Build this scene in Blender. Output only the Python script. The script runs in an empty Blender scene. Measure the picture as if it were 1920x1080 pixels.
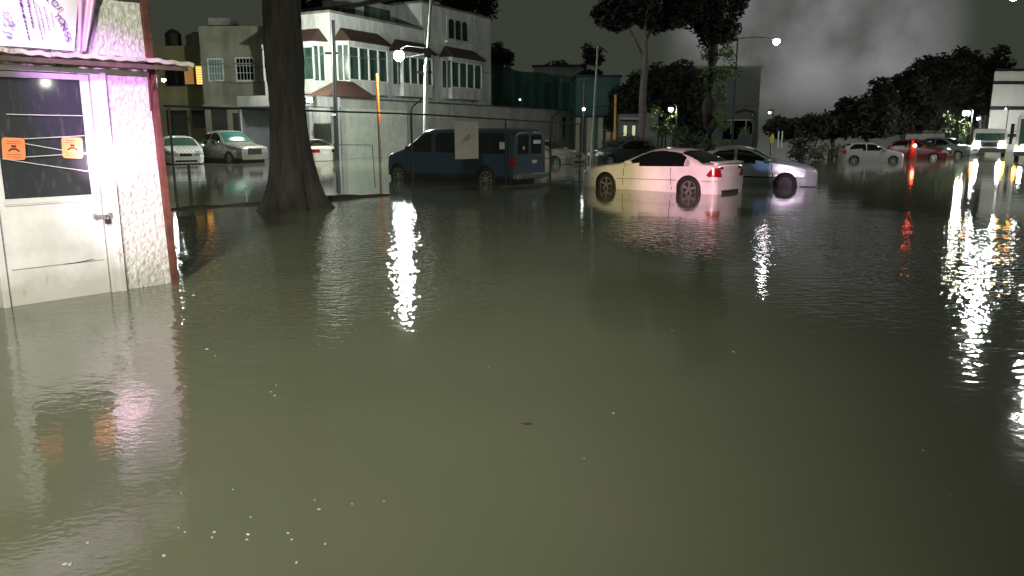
import bpy, math, random
import numpy as np
from mathutils import Vector, Matrix, noise
random.seed(7)
R = math.radians
S = bpy.context.scene
COL = S.collection
# ------------------------------------------------------------------ camera
PITCH = R(11.5); FPX = 1450.0; CH = 1.7
cam_d = bpy.data.cameras.new('camera'); cam = bpy.data.objects.new('camera', cam_d); COL.objects.link(cam)
cam_d.sensor_width = 36; cam_d.lens = 36 * FPX / 1920; cam_d.clip_end = 2000; cam_d.clip_start = 0.05
cam.location = (0, 0, CH); cam.rotation_euler = (math.pi / 2 - PITCH, 0, 0)
S.camera = cam
# ------------------------------------------------------------------ world: overcast city night
W = bpy.data.worlds.new('World'); S.world = W; W.use_nodes = True
nt = W.node_tree; N = nt.nodes; K = nt.links; N.clear()
wo = N.new('ShaderNodeOutputWorld'); bg = N.new('ShaderNodeBackground'); bg.inputs['Strength'].default_value = 0.05
sky = N.new('ShaderNodeTexSky'); sky.sky_type = 'NISHITA'; sky.sun_disc = False
sky.sun_elevation = R(-6); sky.sun_rotation = R(200)
bg2 = N.new('ShaderNodeBackground'); add = N.new('ShaderNodeAddShader')
tc = N.new('ShaderNodeTexCoord'); n1 = N.new('ShaderNodeTexNoise'); n1.inputs['Scale'].default_value = 8; n1.inputs['Detail'].default_value = 6; n1.inputs['Roughness'].default_value = .5
dot = N.new('ShaderNodeVectorMath'); dot.operation = 'DOT_PRODUCT'
dv = Vector((0.385, 1.046, 0.115)).normalized(); dot.inputs[1].default_value = dv
mr = N.new('ShaderNodeMapRange'); mr.interpolation_type = 'SMOOTHSTEP'
mr.inputs['From Min'].default_value = 0.9845; mr.inputs['From Max'].default_value = 0.9975
rn = N.new('ShaderNodeMapRange'); rn.inputs['From Min'].default_value = .30; rn.inputs['From Max'].default_value = .64
mul = N.new('ShaderNodeMath'); mul.operation = 'MULTIPLY'
mx = N.new('ShaderNodeMixRGB'); mx.inputs[1].default_value = (.040, .046, .034, 1); mx.inputs[2].default_value = (.25, .25, .255, 1)
K.new(tc.outputs['Generated'], n1.inputs['Vector']); K.new(tc.outputs['Generated'], dot.inputs[0])
K.new(dot.outputs['Value'], mr.inputs['Value']); K.new(n1.outputs['Fac'], rn.inputs['Value'])
K.new(mr.outputs[0], mul.inputs[0]); K.new(rn.outputs[0], mul.inputs[1]); sz = N.new('ShaderNodeSeparateXYZ'); K.new(tc.outputs['Generated'], sz.inputs[0])
me_ = N.new('ShaderNodeMapRange'); me_.interpolation_type = 'SMOOTHSTEP'; me_.inputs['From Min'].default_value = .215; me_.inputs['From Max'].default_value = .14
K.new(sz.outputs['Z'], me_.inputs['Value']); mul2 = N.new('ShaderNodeMath'); mul2.operation = 'MULTIPLY'
mlo = N.new('ShaderNodeMapRange'); mlo.interpolation_type = 'SMOOTHSTEP'; mlo.inputs['From Min'].default_value = .0; mlo.inputs['From Max'].default_value = .075; mlo.inputs['To Min'].default_value = .12
K.new(sz.outputs['Z'], mlo.inputs['Value']); mul3 = N.new('ShaderNodeMath'); mul3.operation = 'MULTIPLY'; K.new(mul.outputs[0], mul3.inputs[0]); K.new(mlo.outputs[0], mul3.inputs[1])
K.new(mul3.outputs[0], mul2.inputs[0]); K.new(me_.outputs[0], mul2.inputs[1]); K.new(mul2.outputs[0], mx.inputs[0])
K.new(mx.outputs[0], bg2.inputs['Color']); K.new(sky.outputs[0], bg.inputs['Color'])
K.new(bg.outputs[0], add.inputs[0]); K.new(bg2.outputs[0], add.inputs[1]); K.new(add.outputs[0], wo.inputs['Surface'])
bg2.inputs['Strength'].default_value = 1.0
sun_d = bpy.data.lights.new('overcast_glow', 'SUN'); sun_d.energy = .02; sun_d.angle = R(20); sun_d.color = (1, .95, .85)
sun = bpy.data.objects.new('overcast_glow', sun_d); COL.objects.link(sun); sun.rotation_euler = (R(25), 0, R(-20)); sun.location = (0, 0, 60)
S.view_settings.view_transform = 'Standard'; S.view_settings.look = 'None'; S.view_settings.exposure = 0; S.view_settings.gamma = 1
S.cycles.use_denoising = True
S.cycles.sample_clamp_indirect = 6
S.cycles.max_bounces = 6

def spot(name, loc, target, energy, angle, color, blend=.6, radius=.06):
    d = bpy.data.lights.new(name, 'SPOT'); d.energy = energy; d.spot_size = R(angle); d.spot_blend = blend
    d.color = color; d.shadow_soft_size = radius
    o = bpy.data.objects.new(name, d); COL.objects.link(o); o.location = loc
    o.rotation_euler = (Vector(target) - Vector(loc)).to_track_quat('-Z', 'Y').to_euler()
    return o
# lamps of the patrol vehicle and the street lamp standing behind the photographer
spot('street_lamp_behind', (-1.6, -9, 9.5), (-4.2, 7.6, 0), 18500, 50, (1.0, .985, .79), 1.0, .8)
spot('patrol_flood', (-.8, -1.8, 2.7), (-4.35, 8.1, .8), 2700, 21, (1.0, .90, .94), 1.0)
spot('patrol_flood_core', (-.8, -1.8, 2.7), (-4.05, 8.25, 1.1), 6500, 9.5, (1.0, .70, .86), 1.0)
spot('patrol_beacon_pink', (-.6, -1.8, 4.6), (-4.15, 8.2, 2.0), 13000, 9.0, (.74, .30, 1.0), .9)
spot('patrol_beacon_banner', (-.6, -1.8, 4.6), (-4.75, 7.7, 2.8), 4800, 6.5, (.85, .5, 1.0), .9)
spot('patrol_flood_hot', (-.8, -1.8, 2.7), (-4.28, 8.2, 1.4), 60000, 3.2, (1.0, .62, .80), 1.0)
spot('patrol_beacon_coupe', (.6, -1.8, 2.6), (4.7, 20.9, .4), 38000, 8.0, (1.0, .56, .64), 1.0)
spot('patrol_headlamp_coupe', (.5, -1.8, 1.2), (3.3, 22.0, .5), 17000, 6.0, (1.0, .78, .36), 1.0)
spot('patrol_beacon_sedan', (.6, -1.8, 2.6), (9.1, 23.9, .5), 24000, 5.2, (1.0, .72, .95), 1.0)
spot('patrol_beacon_blue', (.6, -1.8, 2.6), (7.8, 24.3, .8), 1900, 1.9, (.35, .5, 1.0), 1.0)

td = bpy.data.lights.new('fill_light_behind_trunk', 'POINT'); td.energy = 3600; td.shadow_soft_size = .12; td.color = (.97, 1, .86)  # unseen fill light, added to brighten the left houses and cars
to_ = bpy.data.objects.new('fill_light_behind_trunk', td); COL.objects.link(to_); to_.location = (-12.7, 45, 6.4)
pd = bpy.data.lights.new('lamp_mirrored_in_window', 'POINT'); pd.energy = 24; pd.shadow_soft_size = .08; pd.color = (.95, 1, .85)
po = bpy.data.objects.new('lamp_mirrored_in_window', pd); COL.objects.link(po)

# ------------------------------------------------------------------ helpers
cS, sS = math.cos(PITCH), math.sin(PITCH)
def ray(px, py):
    y = (540 - py) / FPX
    return (px - 960) / FPX, cS + sS * y, -sS + cS * y
def P(px, py, Y):            # point seen at a pixel, Y metres ahead
    r = ray(px, py); t = Y / r[1]
    return Vector((r[0] * t, Y, CH + r[2] * t))
def GX(px, Y, z=0):          # x of a point at height z and distance Y
    q = (z - CH) / Y; y = (q * cS + sS) / (cS - q * sS)
    return (px - 960) / FPX * Y / (cS + sS * y)

class MB:
    def __init__(s, T=None): s.v = []; s.f = []; s.T = T
    def add(s, vs, fs):
        b = len(s.v); s.v += [tuple(v) for v in vs]; s.f += [tuple(i + b for i in f) for f in fs]
    def box(s, x0, x1, y0, y1, z0, z1):
        s.add([(x0,y0,z0),(x1,y0,z0),(x1,y1,z0),(x0,y1,z0),(x0,y0,z1),(x1,y0,z1),(x1,y1,z1),(x0,y1,z1)],
              [(3,2,1,0),(4,5,6,7),(0,1,5,4),(1,2,6,5),(2,3,7,6),(3,0,4,7)])
        return s
    def prism(s, poly, a, b, ax='y'):     # poly in the two other axes, extruded from a to b
        n = len(poly)
        def mk(p, q): return {'y': (p[0], q, p[1]), 'x': (q, p[0], p[1]), 'z': (p[0], p[1], q)}[ax]
        s.add([mk(p, a) for p in poly] + [mk(p, b) for p in poly],
              [tuple(range(n)), tuple(range(2 * n - 1, n - 1, -1))] + [(i, i + n, (i + 1) % n + n, (i + 1) % n) for i in range(n)])
        return s
    def tube(s, pts, rad, n=10, cap=True):
        pts = [Vector(p) for p in pts]
        if not hasattr(rad, '__len__'): rad = [rad] * len(pts)
        b = len(s.v)
        for i, p in enumerate(pts):
            d = (pts[min(i + 1, len(pts) - 1)] - pts[max(i - 1, 0)]).normalized()
            u = d.cross(Vector((0, 0, 1)))
            if u.length < .05: u = Vector((1, 0, 0))
            u.normalize(); w = d.cross(u)
            for k in range(n):
                a = 2 * math.pi * k / n
                s.v.append(tuple(p + (u * math.cos(a) + w * math.sin(a)) * rad[i]))
        for i in range(len(pts) - 1):
            for k in range(n):
                s.f.append((b + i*n + k, b + i*n + (k+1) % n, b + (i+1)*n + (k+1) % n, b + (i+1)*n + k))
        if cap:
            s.f.append(tuple(b + k for k in range(n - 1, -1, -1))); s.f.append(tuple(b + (len(pts)-1)*n + k for k in range(n)))
        return s
    def sphere(s, c, r, nu=14, nv=8, sz=1):
        vs = [(c[0], c[1], c[2] + r * sz)]; fs = []
        for i in range(1, nv):
            t = math.pi * i / nv
            for k in range(nu):
                a = 2 * math.pi * k / nu
                vs.append((c[0] + r*math.sin(t)*math.cos(a), c[1] + r*math.sin(t)*math.sin(a), c[2] + r*sz*math.cos(t)))
        vs.append((c[0], c[1], c[2] - r * sz)); L = len(vs) - 1
        for k in range(nu):
            fs.append((0, 1 + k, 1 + (k+1) % nu)); fs.append((L, L - nu + (k+1) % nu, L - nu + k))
            for i in range(nv - 2):
                a = 1 + i*nu; fs.append((a + k, a + nu + k, a + nu + (k+1) % nu, a + (k+1) % nu))
        s.add(vs, fs); return s
    def build(s, name, mat, parent=None, smooth=False, bevel=0):
        vs = s.v
        if s.T is not None: vs = [tuple(s.T @ Vector(v)) for v in vs]
        me = bpy.data.meshes.new(name); me.from_pydata(vs, [], s.f); me.validate(); me.update()
        me.materials.append(mat)
        if smooth: me.polygons.foreach_set('use_smooth', [True] * len(me.polygons))
        o = bpy.data.objects.new(name, me); COL.objects.link(o)
        if parent: o.parent = parent
        if bevel:
            m = o.modifiers.new('bevel', 'BEVEL'); m.width = bevel; m.segments = 2; m.limit_method = 'ANGLE'
        return o
def thing(name, label, cat, loc=(0, 0, 0), rz=0, group=None):
    o = bpy.data.objects.new(name, None); COL.objects.link(o); o.location = loc; o.rotation_euler = (0, 0, rz)
    o['label'] = label; o['category'] = cat
    if group: o['group'] = group
    return o
def tag(o, label, cat, group=None):
    o['label'] = label; o['category'] = cat
    if group: o['group'] = group
    return o

MATS = {}
def mat(name, col, rough=.6, metal=0, var=.25, scale=6, bump=0, bscale=40, coat=0, emit=None, estr=0, stretch=(1,1,1), col2=None, spec=.5):
    if name in MATS: return MATS[name]
    m = bpy.data.materials.new(name); m.use_nodes = True; n = m.node_tree.nodes; l = m.node_tree.links
    b = n['Principled BSDF']; b.inputs['Roughness'].default_value = rough; b.inputs['Metallic'].default_value = metal
    b.inputs['Specular IOR Level'].default_value = spec
    b.inputs['Coat Weight'].default_value = coat; b.inputs['Coat Roughness'].default_value = .04
    t = n.new('ShaderNodeTexCoord'); mp = n.new('ShaderNodeMapping'); mp.inputs['Scale'].default_value = stretch
    l.new(t.outputs['Object'], mp.inputs['Vector'])
    nz = n.new('ShaderNodeTexNoise'); nz.inputs['Scale'].default_value = scale; nz.inputs['Detail'].default_value = 6; nz.inputs['Roughness'].default_value = .6
    l.new(mp.outputs[0], nz.inputs['Vector'])
    r = n.new('ShaderNodeValToRGB'); r.color_ramp.elements[0].position = .35; r.color_ramp.elements[1].position = .65
    c2 = col2 or tuple(c * (1 - var) for c in col)
    r.color_ramp.elements[0].color = (*c2, 1); r.color_ramp.elements[1].color = (*col, 1)
    l.new(nz.outputs['Fac'], r.inputs[0]); l.new(r.outputs[0], b.inputs['Base Color'])
    if bump:
        bn = n.new('ShaderNodeTexNoise'); bn.inputs['Scale'].default_value = bscale; bn.inputs['Detail'].default_value = 5
        l.new(mp.outputs[0], bn.inputs['Vector'])
        bp = n.new('ShaderNodeBump'); bp.inputs['Strength'].default_value = bump; bp.inputs['Distance'].default_value = .02
        l.new(bn.outputs['Fac'], bp.inputs['Height']); l.new(bp.outputs[0], b.inputs['Normal'])
    if emit: b.inputs['Emission Color'].default_value = (*emit, 1); b.inputs['Emission Strength'].default_value = estr
    MATS[name] = m; return m
M_white = mat('white_paint', (.72, .72, .70), .5, var=.12, scale=2, bump=.1)
M_house = mat('house_render', (.68, .70, .68), .8, var=.38, scale=1.1, bump=.3, bscale=20, stretch=(1.4, 1.4, .35))
M_beige = mat('beige_render', (.30, .31, .24), .85, var=.4, scale=.9, stretch=(1, 1, .4))
M_ochre = mat('ochre_render', (.33, .31, .17), .85, var=.3, scale=.6)
M_tile = mat('roof_tile', (.085, .042, .032), .7, var=.5, scale=5, bump=.6, bscale=14)
M_greenglass = mat('green_glass', (.075, .125, .10), .15, var=.5, scale=1.6, stretch=(1.5, 1.5, .25), col2=(.012, .04, .033))
M_darkglass = mat('dark_glass', (.006, .008, .009), .06, var=.3, scale=1)
M_carglass = mat('car_glass', (.004, .005, .006), .03, var=.1, scale=1)
M_greenwind = mat('tinted_windscreen', (.03, .12, .10), .15, var=.3, scale=2)
M_dark = mat('dark_steel', (.02, .022, .022), .6, var=.4, scale=8)
M_black = mat('black_rubber', (.014, .014, .014), .75, var=.4, scale=12)
M_galv = mat('galvanised_steel', (.36, .38, .37), .45, metal=.6, var=.3, scale=10)
M_conc = mat('concrete', (.30, .31, .28), .9, var=.35, scale=1.2, bump=.3)
M_wallp = mat('perimeter_render', (.50, .51, .46), .85, var=.35, scale=.8, bump=.3, stretch=(1, 1, .5))
M_gate = mat('gate_paint', (.62, .66, .58), .5, var=.2, scale=1.5)
M_orange = mat('orange_pole_paint', (.62, .14, .02), .5, var=.4, scale=6)
M_bark = mat('bark', (.042, .037, .032), .9, var=.6, scale=5, bump=1.0, bscale=9, stretch=(1, 1, .22))
M_leaf = mat('leaf', (.045, .065, .03), .6, var=.6, scale=1.3)
M_leafdark = mat('leaf_dark', (.022, .028, .018), .7, var=.6, scale=1.3)
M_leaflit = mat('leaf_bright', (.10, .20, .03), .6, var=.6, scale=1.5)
M_mud = mat('wet_mud', (.035, .032, .025), .5, var=.5, scale=4, bump=.8, bscale=8)
M_green = mat('green_tarpaulin', (.008, .075, .058), .6, var=.4, scale=.5, bump=.4, bscale=2)
M_blue = mat('blue_render', (.07, .16, .17), .8, var=.4, scale=.5)
M_chrome = mat('chrome', (.75, .75, .75), .12, metal=1, var=.1, scale=4)
M_rim = mat('alloy', (.62, .60, .57), .3, metal=.8, var=.2, scale=9)
M_red = mat('red_lens', (.35, .008, .015), .15, var=.4, scale=14)
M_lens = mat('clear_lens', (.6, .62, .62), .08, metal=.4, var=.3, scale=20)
M_cwhite = mat('white_car_paint', (.74, .73, .71), .28, var=.16, scale=2.2, coat=.6)
M_amber = mat('amber_lens', (.7, .25, .02), .2, var=.2, scale=10)
def emitter(name, col, s): return mat(name, col, .5, emit=col, estr=s, var=0)

# ------------------------------------------------------------------ ground and flood water
g = MB(); g.add([(-500,-60,-.22),(500,-60,-.22),(500,900,-.22),(-500,900,-.22)], [(0,1,2,3)])
o = g.build('ground', mat('asphalt', (.05, .05, .048), .9, var=.3, scale=2, bump=.4)); o['kind'] = 'structure'
wm = bpy.data.materials.new('flood_water'); wm.use_nodes = True; n = wm.node_tree.nodes; l = wm.node_tree.links
b = n['Principled BSDF']; b.inputs['IOR'].default_value = 1.33; b.inputs['Roughness'].default_value = .05
b.inputs['Specular IOR Level'].default_value = .5
t = n.new('ShaderNodeTexCoord')
cn = n.new('ShaderNodeTexNoise'); cn.inputs['Scale'].default_value = .22; cn.inputs['Detail'].default_value = 4
cr = n.new('ShaderNodeValToRGB'); cr.color_ramp.elements[0].position = .3; cr.color_ramp.elements[1].position = .7
cr.color_ramp.elements[0].color = (.122, .132, .088, 1); cr.color_ramp.elements[1].color = (.158, .163, .117, 1)
l.new(t.outputs['Object'], cn.inputs['Vector']); l.new(cn.outputs['Fac'], cr.inputs[0]); l.new(cr.outputs[0], b.inputs['Base Color'])
def wnoise(sc, st, det=2):
    mp = n.new('ShaderNodeMapping'); mp.inputs['Scale'].default_value = st; l.new(t.outputs['Object'], mp.inputs['Vector'])
    x = n.new('ShaderNodeTexNoise'); x.inputs['Scale'].default_value = sc; x.inputs['Detail'].default_value = det
    l.new(mp.outputs[0], x.inputs['Vector']); return x
fine = wnoise(7.5, (.8, 1.15, 1), 2)
broad = wnoise(1.1, (.7, 1.0, 1), 1)
micro = wnoise(26, (.8, 1.1, 1), 1)
def math_(op, a, c, d=None):
    x = n.new('ShaderNodeMath'); x.operation = op
    for i, q in enumerate((a, c, d)):
        if q is None: continue
        if isinstance(q, (int, float)): x.inputs[i].default_value = q
        else: l.new(q, x.inputs[i])
    return x.outputs[0]
def blob(cx, cy, rx, ry):     # patch of wind-ruffled water: 1 in the middle, 0 outside
    mp = n.new('ShaderNodeMapping'); mp.inputs['Location'].default_value = (-cx / rx, -cy / ry, 0); mp.inputs['Scale'].default_value = (1 / rx, 1 / ry, 0)
    l.new(t.outputs['Object'], mp.inputs['Vector'])
    ln = n.new('ShaderNodeVectorMath'); ln.operation = 'LENGTH'; l.new(mp.outputs[0], ln.inputs[0])
    r_ = n.new('ShaderNodeMapRange'); r_.interpolation_type = 'SMOOTHSTEP'; r_.inputs['From Min'].default_value = 1.0; r_.inputs['From Max'].default_value = .35
    l.new(ln.outputs['Value'], r_.inputs['Value']); return r_.outputs[0]
pm = math_('MAXIMUM', math_('MAXIMUM', blob(-2.4, 13.0, 4.0, 10.5), blob(8.0, 8.0, 6.8, 11.0)), blob(3.0, 12.5, 2.2, 3.6))
pn = wnoise(.55, (1, 1, 1), 3)
pmn = math_('MULTIPLY', pm, math_('MULTIPLY_ADD', pn.outputs['Fac'], 1.4, .25))
amp = math_('MULTIPLY_ADD', pmn, .0125, .0006)
hgt = math_('ADD', math_('MULTIPLY', fine.outputs['Fac'], amp), math_('MULTIPLY', broad.outputs['Fac'], .004))
nearb = blob(-3.2, 5.0, 4.0, 4.5)
hgt = math_('ADD', hgt, math_('MULTIPLY', micro.outputs['Fac'], math_('MULTIPLY_ADD', nearb, .0008, .0004)))
bp = n.new('ShaderNodeBump'); bp.inputs['Strength'].default_value = 1.0; bp.inputs['Distance'].default_value = 1.0
l.new(hgt, bp.inputs['Height']); l.new(bp.outputs[0], b.inputs['Normal'])
g = MB(); g.add([(-500,-60,0),(500,-60,0),(500,900,0),(-500,900,0)], [(0,1,2,3)])
o = g.build('water', wm); o['kind'] = 'structure'

# ------------------------------------------------------------------ guard booth
BA = (-5.001, 7.363); BD = (math.cos(R(48.81)), math.sin(R(48.81)))
def bl(px, py, yo=0.0):      # pixel -> (x, z) on the booth's front, yo in front of (-) or behind (+) it
    r = ray(px, py); k = r[0] / r[1]; ax = BA[0] - BD[1] * yo; ay = BA[1] + BD[0] * yo
    q = (k * ay - ax) / (BD[0] - k * BD[1]); Y = ay + BD[1] * q
    return q, CH + r[2] / r[1] * Y
booth = thing('guard_booth', 'white stucco guard booth with glazed metal door lit pink, standing in the flood water', 'guard booth', (BA[0], BA[1], 0), R(48.81))
M_stucco = mat('rough_stucco', (.66, .66, .62), .9, var=.45, scale=22, bump=.9, bscale=30, stretch=(1.3, 1.3, .8), col2=(.36, .35, .33))
def stucco(x0, x1, z0, z1, y1, amp=.012, step=.016, rnd=0.0):
    m = MB(); path = []
    nx = int((x1 - x0) / step); ny = int(y1 / .03)
    for i in range(nx + 1): path.append((x0 + (x1 - x0) * i / nx, 0, 0, -1))
    for j in range(1, ny + 1): path.append((x1, y1 * j / ny, 1, 0))
    nz = int((z1 - z0) / step)
    for k in range(nz + 1):
        z = z0 + (z1 - z0) * k / nz
        for (x, y, nx_, ny_) in path:
            zz = z
            if rnd:
                d = x - (x1 - rnd)
                top = z1 if d < 0 else z1 - rnd + math.sqrt(max(0, rnd * rnd - min(d, rnd) ** 2))
                top += .03 * noise.noise(Vector((x * 3, 2, 1))) - .06 * max(0, (x0 + .25 - x)) / .25
                zz = z0 + (top - z0) * k / nz
            a = amp * (noise.fractal(Vector((x * 26, y * 26, zz * 17)), .7, 2, 4) + .4 * noise.noise(Vector((x * 5, y * 5, zz * 5))))
            m.v.append((x + nx_ * a, y + ny_ * a, zz))
    c = len(path)
    for k in range(nz):
        for i in range(c - 1):
            m.f.append((k*c + i, k*c + i + 1, (k+1)*c + i + 1, (k+1)*c + i))
    b_ = len(m.v); k = nz * c      # top cap
    m.v.append((x0, y1, m.v[k][2])); m.f.append(tuple([k + i for i in range(c)] + [b_]))
    return m
stucco(1.19, 1.73, -.22, 2.42, .3).build('wall', M_stucco, booth, smooth=True)
stucco(-1.5, 1.73, 2.465, 3.02, .22, rnd=.13, step=.02).build('parapet', M_stucco, booth, smooth=True)
m = MB(); m.box(-1.5, 1.70, .30, 2.2, 2.30, 2.44).box(-1.5, 1.70, 2.1, 2.2, -.22, 2.3).box(1.60, 1.70, .30, 2.1, -.22, 2.3).box(-1.5, -1.4, .05, 2.1, -.22, 2.3).box(-1.4, .03, .03, .12, -.22, 2.3)
m.build('shell', M_conc, booth)
M_cream = mat('cream_paint', (.60, .56, .44), .7, var=.25, scale=4, bump=.3)
MB().box(-1.5, 1.19, -.005, .28, 2.31, 2.44).build('lintel', M_cream, booth)
MB().box(1.19, 1.70, -.024, -.003, 2.27, 2.44).build('lintel_plate', M_cream, booth)
M_metalp = mat('door_paint', (.66, .66, .64), .42, var=.22, scale=3, bump=.25, bscale=6)
m = MB(); m.box(1.05, 1.19, -.03, .2, -.22, 2.31).box(.03, .09, -.03, .2, -.22, 2.31).box(.09, 1.05, -.03, .2, 2.262, 2.31)
m.build('door_frame', M_metalp, booth, bevel=.006)
m = MB(); m.box(1.13, 1.19, -.055, -.031, -.22, 2.30); m.build('frame_cover', M_metalp, booth, bevel=.005)
door = MB().box(.10, 1.04, 0, .04, -.22, 1.02).box(.955, 1.04, -.004, .042, 1.02, 2.255).box(.10, .165, -.004, .042, 1.02, 2.255).box(.165, .955, -.004, .042, 2.2, 2.255).build('door', M_metalp, booth, bevel=.004)
MB().box(.14, .99, -.022, -.003, 1.0, 1.05).box(.15, .98, -.016, -.003, .985, .998).build('window_ledge', M_metalp, door)
MB().box(.14, 1.0, -.004, .0, .352, .362).build('panel_seam', M_conc, door)
m = MB(); m.add([(.62,-.0062,.352),(.78,-.0062,.356),(.9,-.0062,.372),(.91,-.0062,.378),(.78,-.0062,.366),(.62,-.0062,.360)], [(0,1,2,3,4,5)]); m.build('dent', M_black, door)
gm = bpy.data.materials.new('window_film'); gm.use_nodes = True
gn = gm.node_tree.nodes; gl = gm.node_tree.links; gb = gn['Principled BSDF']; gb.inputs['Roughness'].default_value = .06
gt = gn.new('ShaderNodeTexCoord'); gmp = gn.new('ShaderNodeMapping'); gmp.inputs['Scale'].default_value = (9, 1, 2.2); gmp.inputs['Rotation'].default_value = (0, R(28), 0)
gz = gn.new('ShaderNodeTexNoise'); gz.inputs['Scale'].default_value = 2.4; gz.inputs['Detail'].default_value = 3; gr = gn.new('ShaderNodeValToRGB')
gr.color_ramp.elements[0].position = .55; gr.color_ramp.elements[0].color = (.034, .038, .042, 1); gr.color_ramp.elements[1].position = .8; gr.color_ramp.elements[1].color = (.075, .08, .08, 1)
gl.new(gt.outputs['Object'], gmp.inputs[0]); gl.new(gmp.outputs[0], gz.inputs['Vector']); gl.new(gz.outputs['Fac'], gr.inputs[0]); gl.new(gr.outputs[0], gb.inputs['Base Color'])
gbp = gn.new('ShaderNodeBump'); gbp.inputs['Strength'].default_value = .03; gl.new(gz.outputs['Fac'], gbp.inputs['Height']); gl.new(gbp.outputs[0], gb.inputs['Normal'])
MB().box(.165, .955, .012, .02, 1.02, 2.2).build('window_pane', gm, door)
MB().box(.94, 1.10, -.05, -.032, .80, .835).box(.94, .96, -.05, -.004, .79, .85).box(1.08, 1.115, -.056, -.031, .79, .85).build('latch', M_galv, door, bevel=.003)
M_cord = mat('tape_cord', (.62, .62, .58), .6, var=.2, scale=20)
def bp3(px, py, yo): q = bl(px, py, yo); return (q[0], yo, q[1])
_q = bl(86, 155, .012); _p = Vector((BA[0] + BD[0]*_q[0] - BD[1]*.012, BA[1] + BD[1]*_q[0] + BD[0]*.012, _q[1])); _n = Vector((BD[1], -BD[0], 0))
_v = (_p - Vector((0, 0, CH))).normalized(); _r = _v - 2 * _v.dot(_n) * _n; po.location = _p + _r * 12
# canopy: corrugated sheet
def wav(x): return .007 * math.sin(x * 2 * math.pi / .16) + .012 * noise.noise(Vector((x * 2.3, 0, 0)))
cx1 = bl(362, 112, -.28)[0]
m = MB(); nn = 220; e0 = []
for i in range(nn + 1):
    x = -1.5 + (cx1 + 1.5) * i / nn; w_ = wav(x) - .0; sag = -.03 * max(0, (x - 1.6)) 
    for (y, z) in ((-.29, 2.395), (-.30, 2.435), (.02, 2.452), (.02, 2.425)): m.v.append((x, y, z + w_ * (1 if y < 0 else .6) + sag))
for i in range(nn):
    for k in range(4): m.f.append((i*4 + k, (i+1)*4 + k, (i+1)*4 + (k+1) % 4, i*4 + (k+1) % 4))
m.f += [(3,2,1,0), tuple(nn*4 + k for k in range(4))]
m.build('canopy', mat('canopy_sheet', (.62, .60, .52), .55, var=.35, scale=5, bump=.2), booth)
MB().box(-1.5, cx1 - .06, -.27, -.23, 2.33, 2.375).box(-.1, -.06, -.25, .0, 2.33, 2.37).box(.75, .79, -.25, .0, 2.33, 2.37).build('canopy_batten', mat('old_timber', (.10, .075, .05), .8, var=.5, scale=12), booth)
# rusty post and bracket
M_rust = mat('rusty_steel', (.13, .038, .024), .75, var=.55, scale=6, bump=.4, bscale=25)
pb = Vector(bp3(330, 527, -.10)); pt = Vector(bp3(266, -40, -.10)); pb2 = pb + (pb - pt) * .06
dx = Vector((.036, 0, 0)); dy = Vector((0, .05, 0))
m = MB(); m.add([pb2 - dx, pb2 + dx, pb2 + dx + dy, pb2 - dx + dy, pt - dx, pt + dx, pt + dx + dy, pt - dx + dy], [(3,2,1,0),(4,5,6,7),(0,1,5,4),(1,2,6,5),(2,3,7,6),(3,0,4,7)])
m.build('post', M_rust, booth, bevel=.006)
m = MB(); m.tube([bp3(276, 118, -.2), bp3(283, 208, -.13)], .010, 6).tube([bp3(302, 118, -.2), bp3(284, 165, -.16)], .010, 6).tube([bp3(266, 127, -.2), bp3(276, 130, -.2)], .008, 6)
m.build('bracket', M_rust, booth)
def tide(mt, base_z, col, soft=.10):
    n_ = mt.node_tree.nodes; l_ = mt.node_tree.links; b_ = n_['Principled BSDF']; src_ = b_.inputs['Base Color'].links[0].from_socket
    t_ = n_.new('ShaderNodeTexCoord'); sp = n_.new('ShaderNodeSeparateXYZ'); l_.new(t_.outputs['Object'], sp.inputs[0])
    z_ = n_.new('ShaderNodeTexNoise'); z_.inputs['Scale'].default_value = 5; z_.inputs['Detail'].default_value = 5; l_.new(t_.outputs['Object'], z_.inputs['Vector'])
    m1 = n_.new('ShaderNodeMath'); m1.operation = 'MULTIPLY_ADD'; m1.inputs[1].default_value = .35; l_.new(z_.outputs['Fac'], m1.inputs[0]); l_.new(sp.outputs['Z'], m1.inputs[2])
    r2 = n_.new('ShaderNodeMapRange'); r2.inputs['From Min'].default_value = base_z + .17 + soft; r2.inputs['From Max'].default_value = base_z + .17 - soft; r2.inputs['To Max'].default_value = .75
    l_.new(m1.outputs[0], r2.inputs['Value']); x_ = n_.new('ShaderNodeMixRGB'); x_.inputs[2].default_value = (*col, 1)
    l_.new(r2.outputs[0], x_.inputs[0]); l_.new(src_, x_.inputs[1]); l_.new(x_.outputs[0], b_.inputs['Base Color'])
def rust_spots(mt, sc, lo, col, amt):
    n_ = mt.node_tree.nodes; l_ = mt.node_tree.links; b_ = n_['Principled BSDF']; src_ = b_.inputs['Base Color'].links[0].from_socket
    t_ = n_.new('ShaderNodeTexCoord'); mp_ = n_.new('ShaderNodeMapping'); mp_.inputs['Scale'].default_value = (1.6, 1.6, .55); l_.new(t_.outputs['Object'], mp_.inputs[0])
    z_ = n_.new('ShaderNodeTexNoise'); z_.inputs['Scale'].default_value = sc; z_.inputs['Detail'].default_value = 8; z_.inputs['Roughness'].default_value = .7; l_.new(mp_.outputs[0], z_.inputs['Vector'])
    r2 = n_.new('ShaderNodeMapRange'); r2.inputs['From Min'].default_value = lo; r2.inputs['From Max'].default_value = lo + .07; r2.inputs['To Max'].default_value = amt
    l_.new(z_.outputs['Fac'], r2.inputs['Value']); x_ = n_.new('ShaderNodeMixRGB'); x_.inputs[2].default_value = (*col, 1)
    l_.new(r2.outputs[0], x_.inputs[0]); l_.new(src_, x_.inputs[1]); l_.new(x_.outputs[0], b_.inputs['Base Color'])
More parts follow.
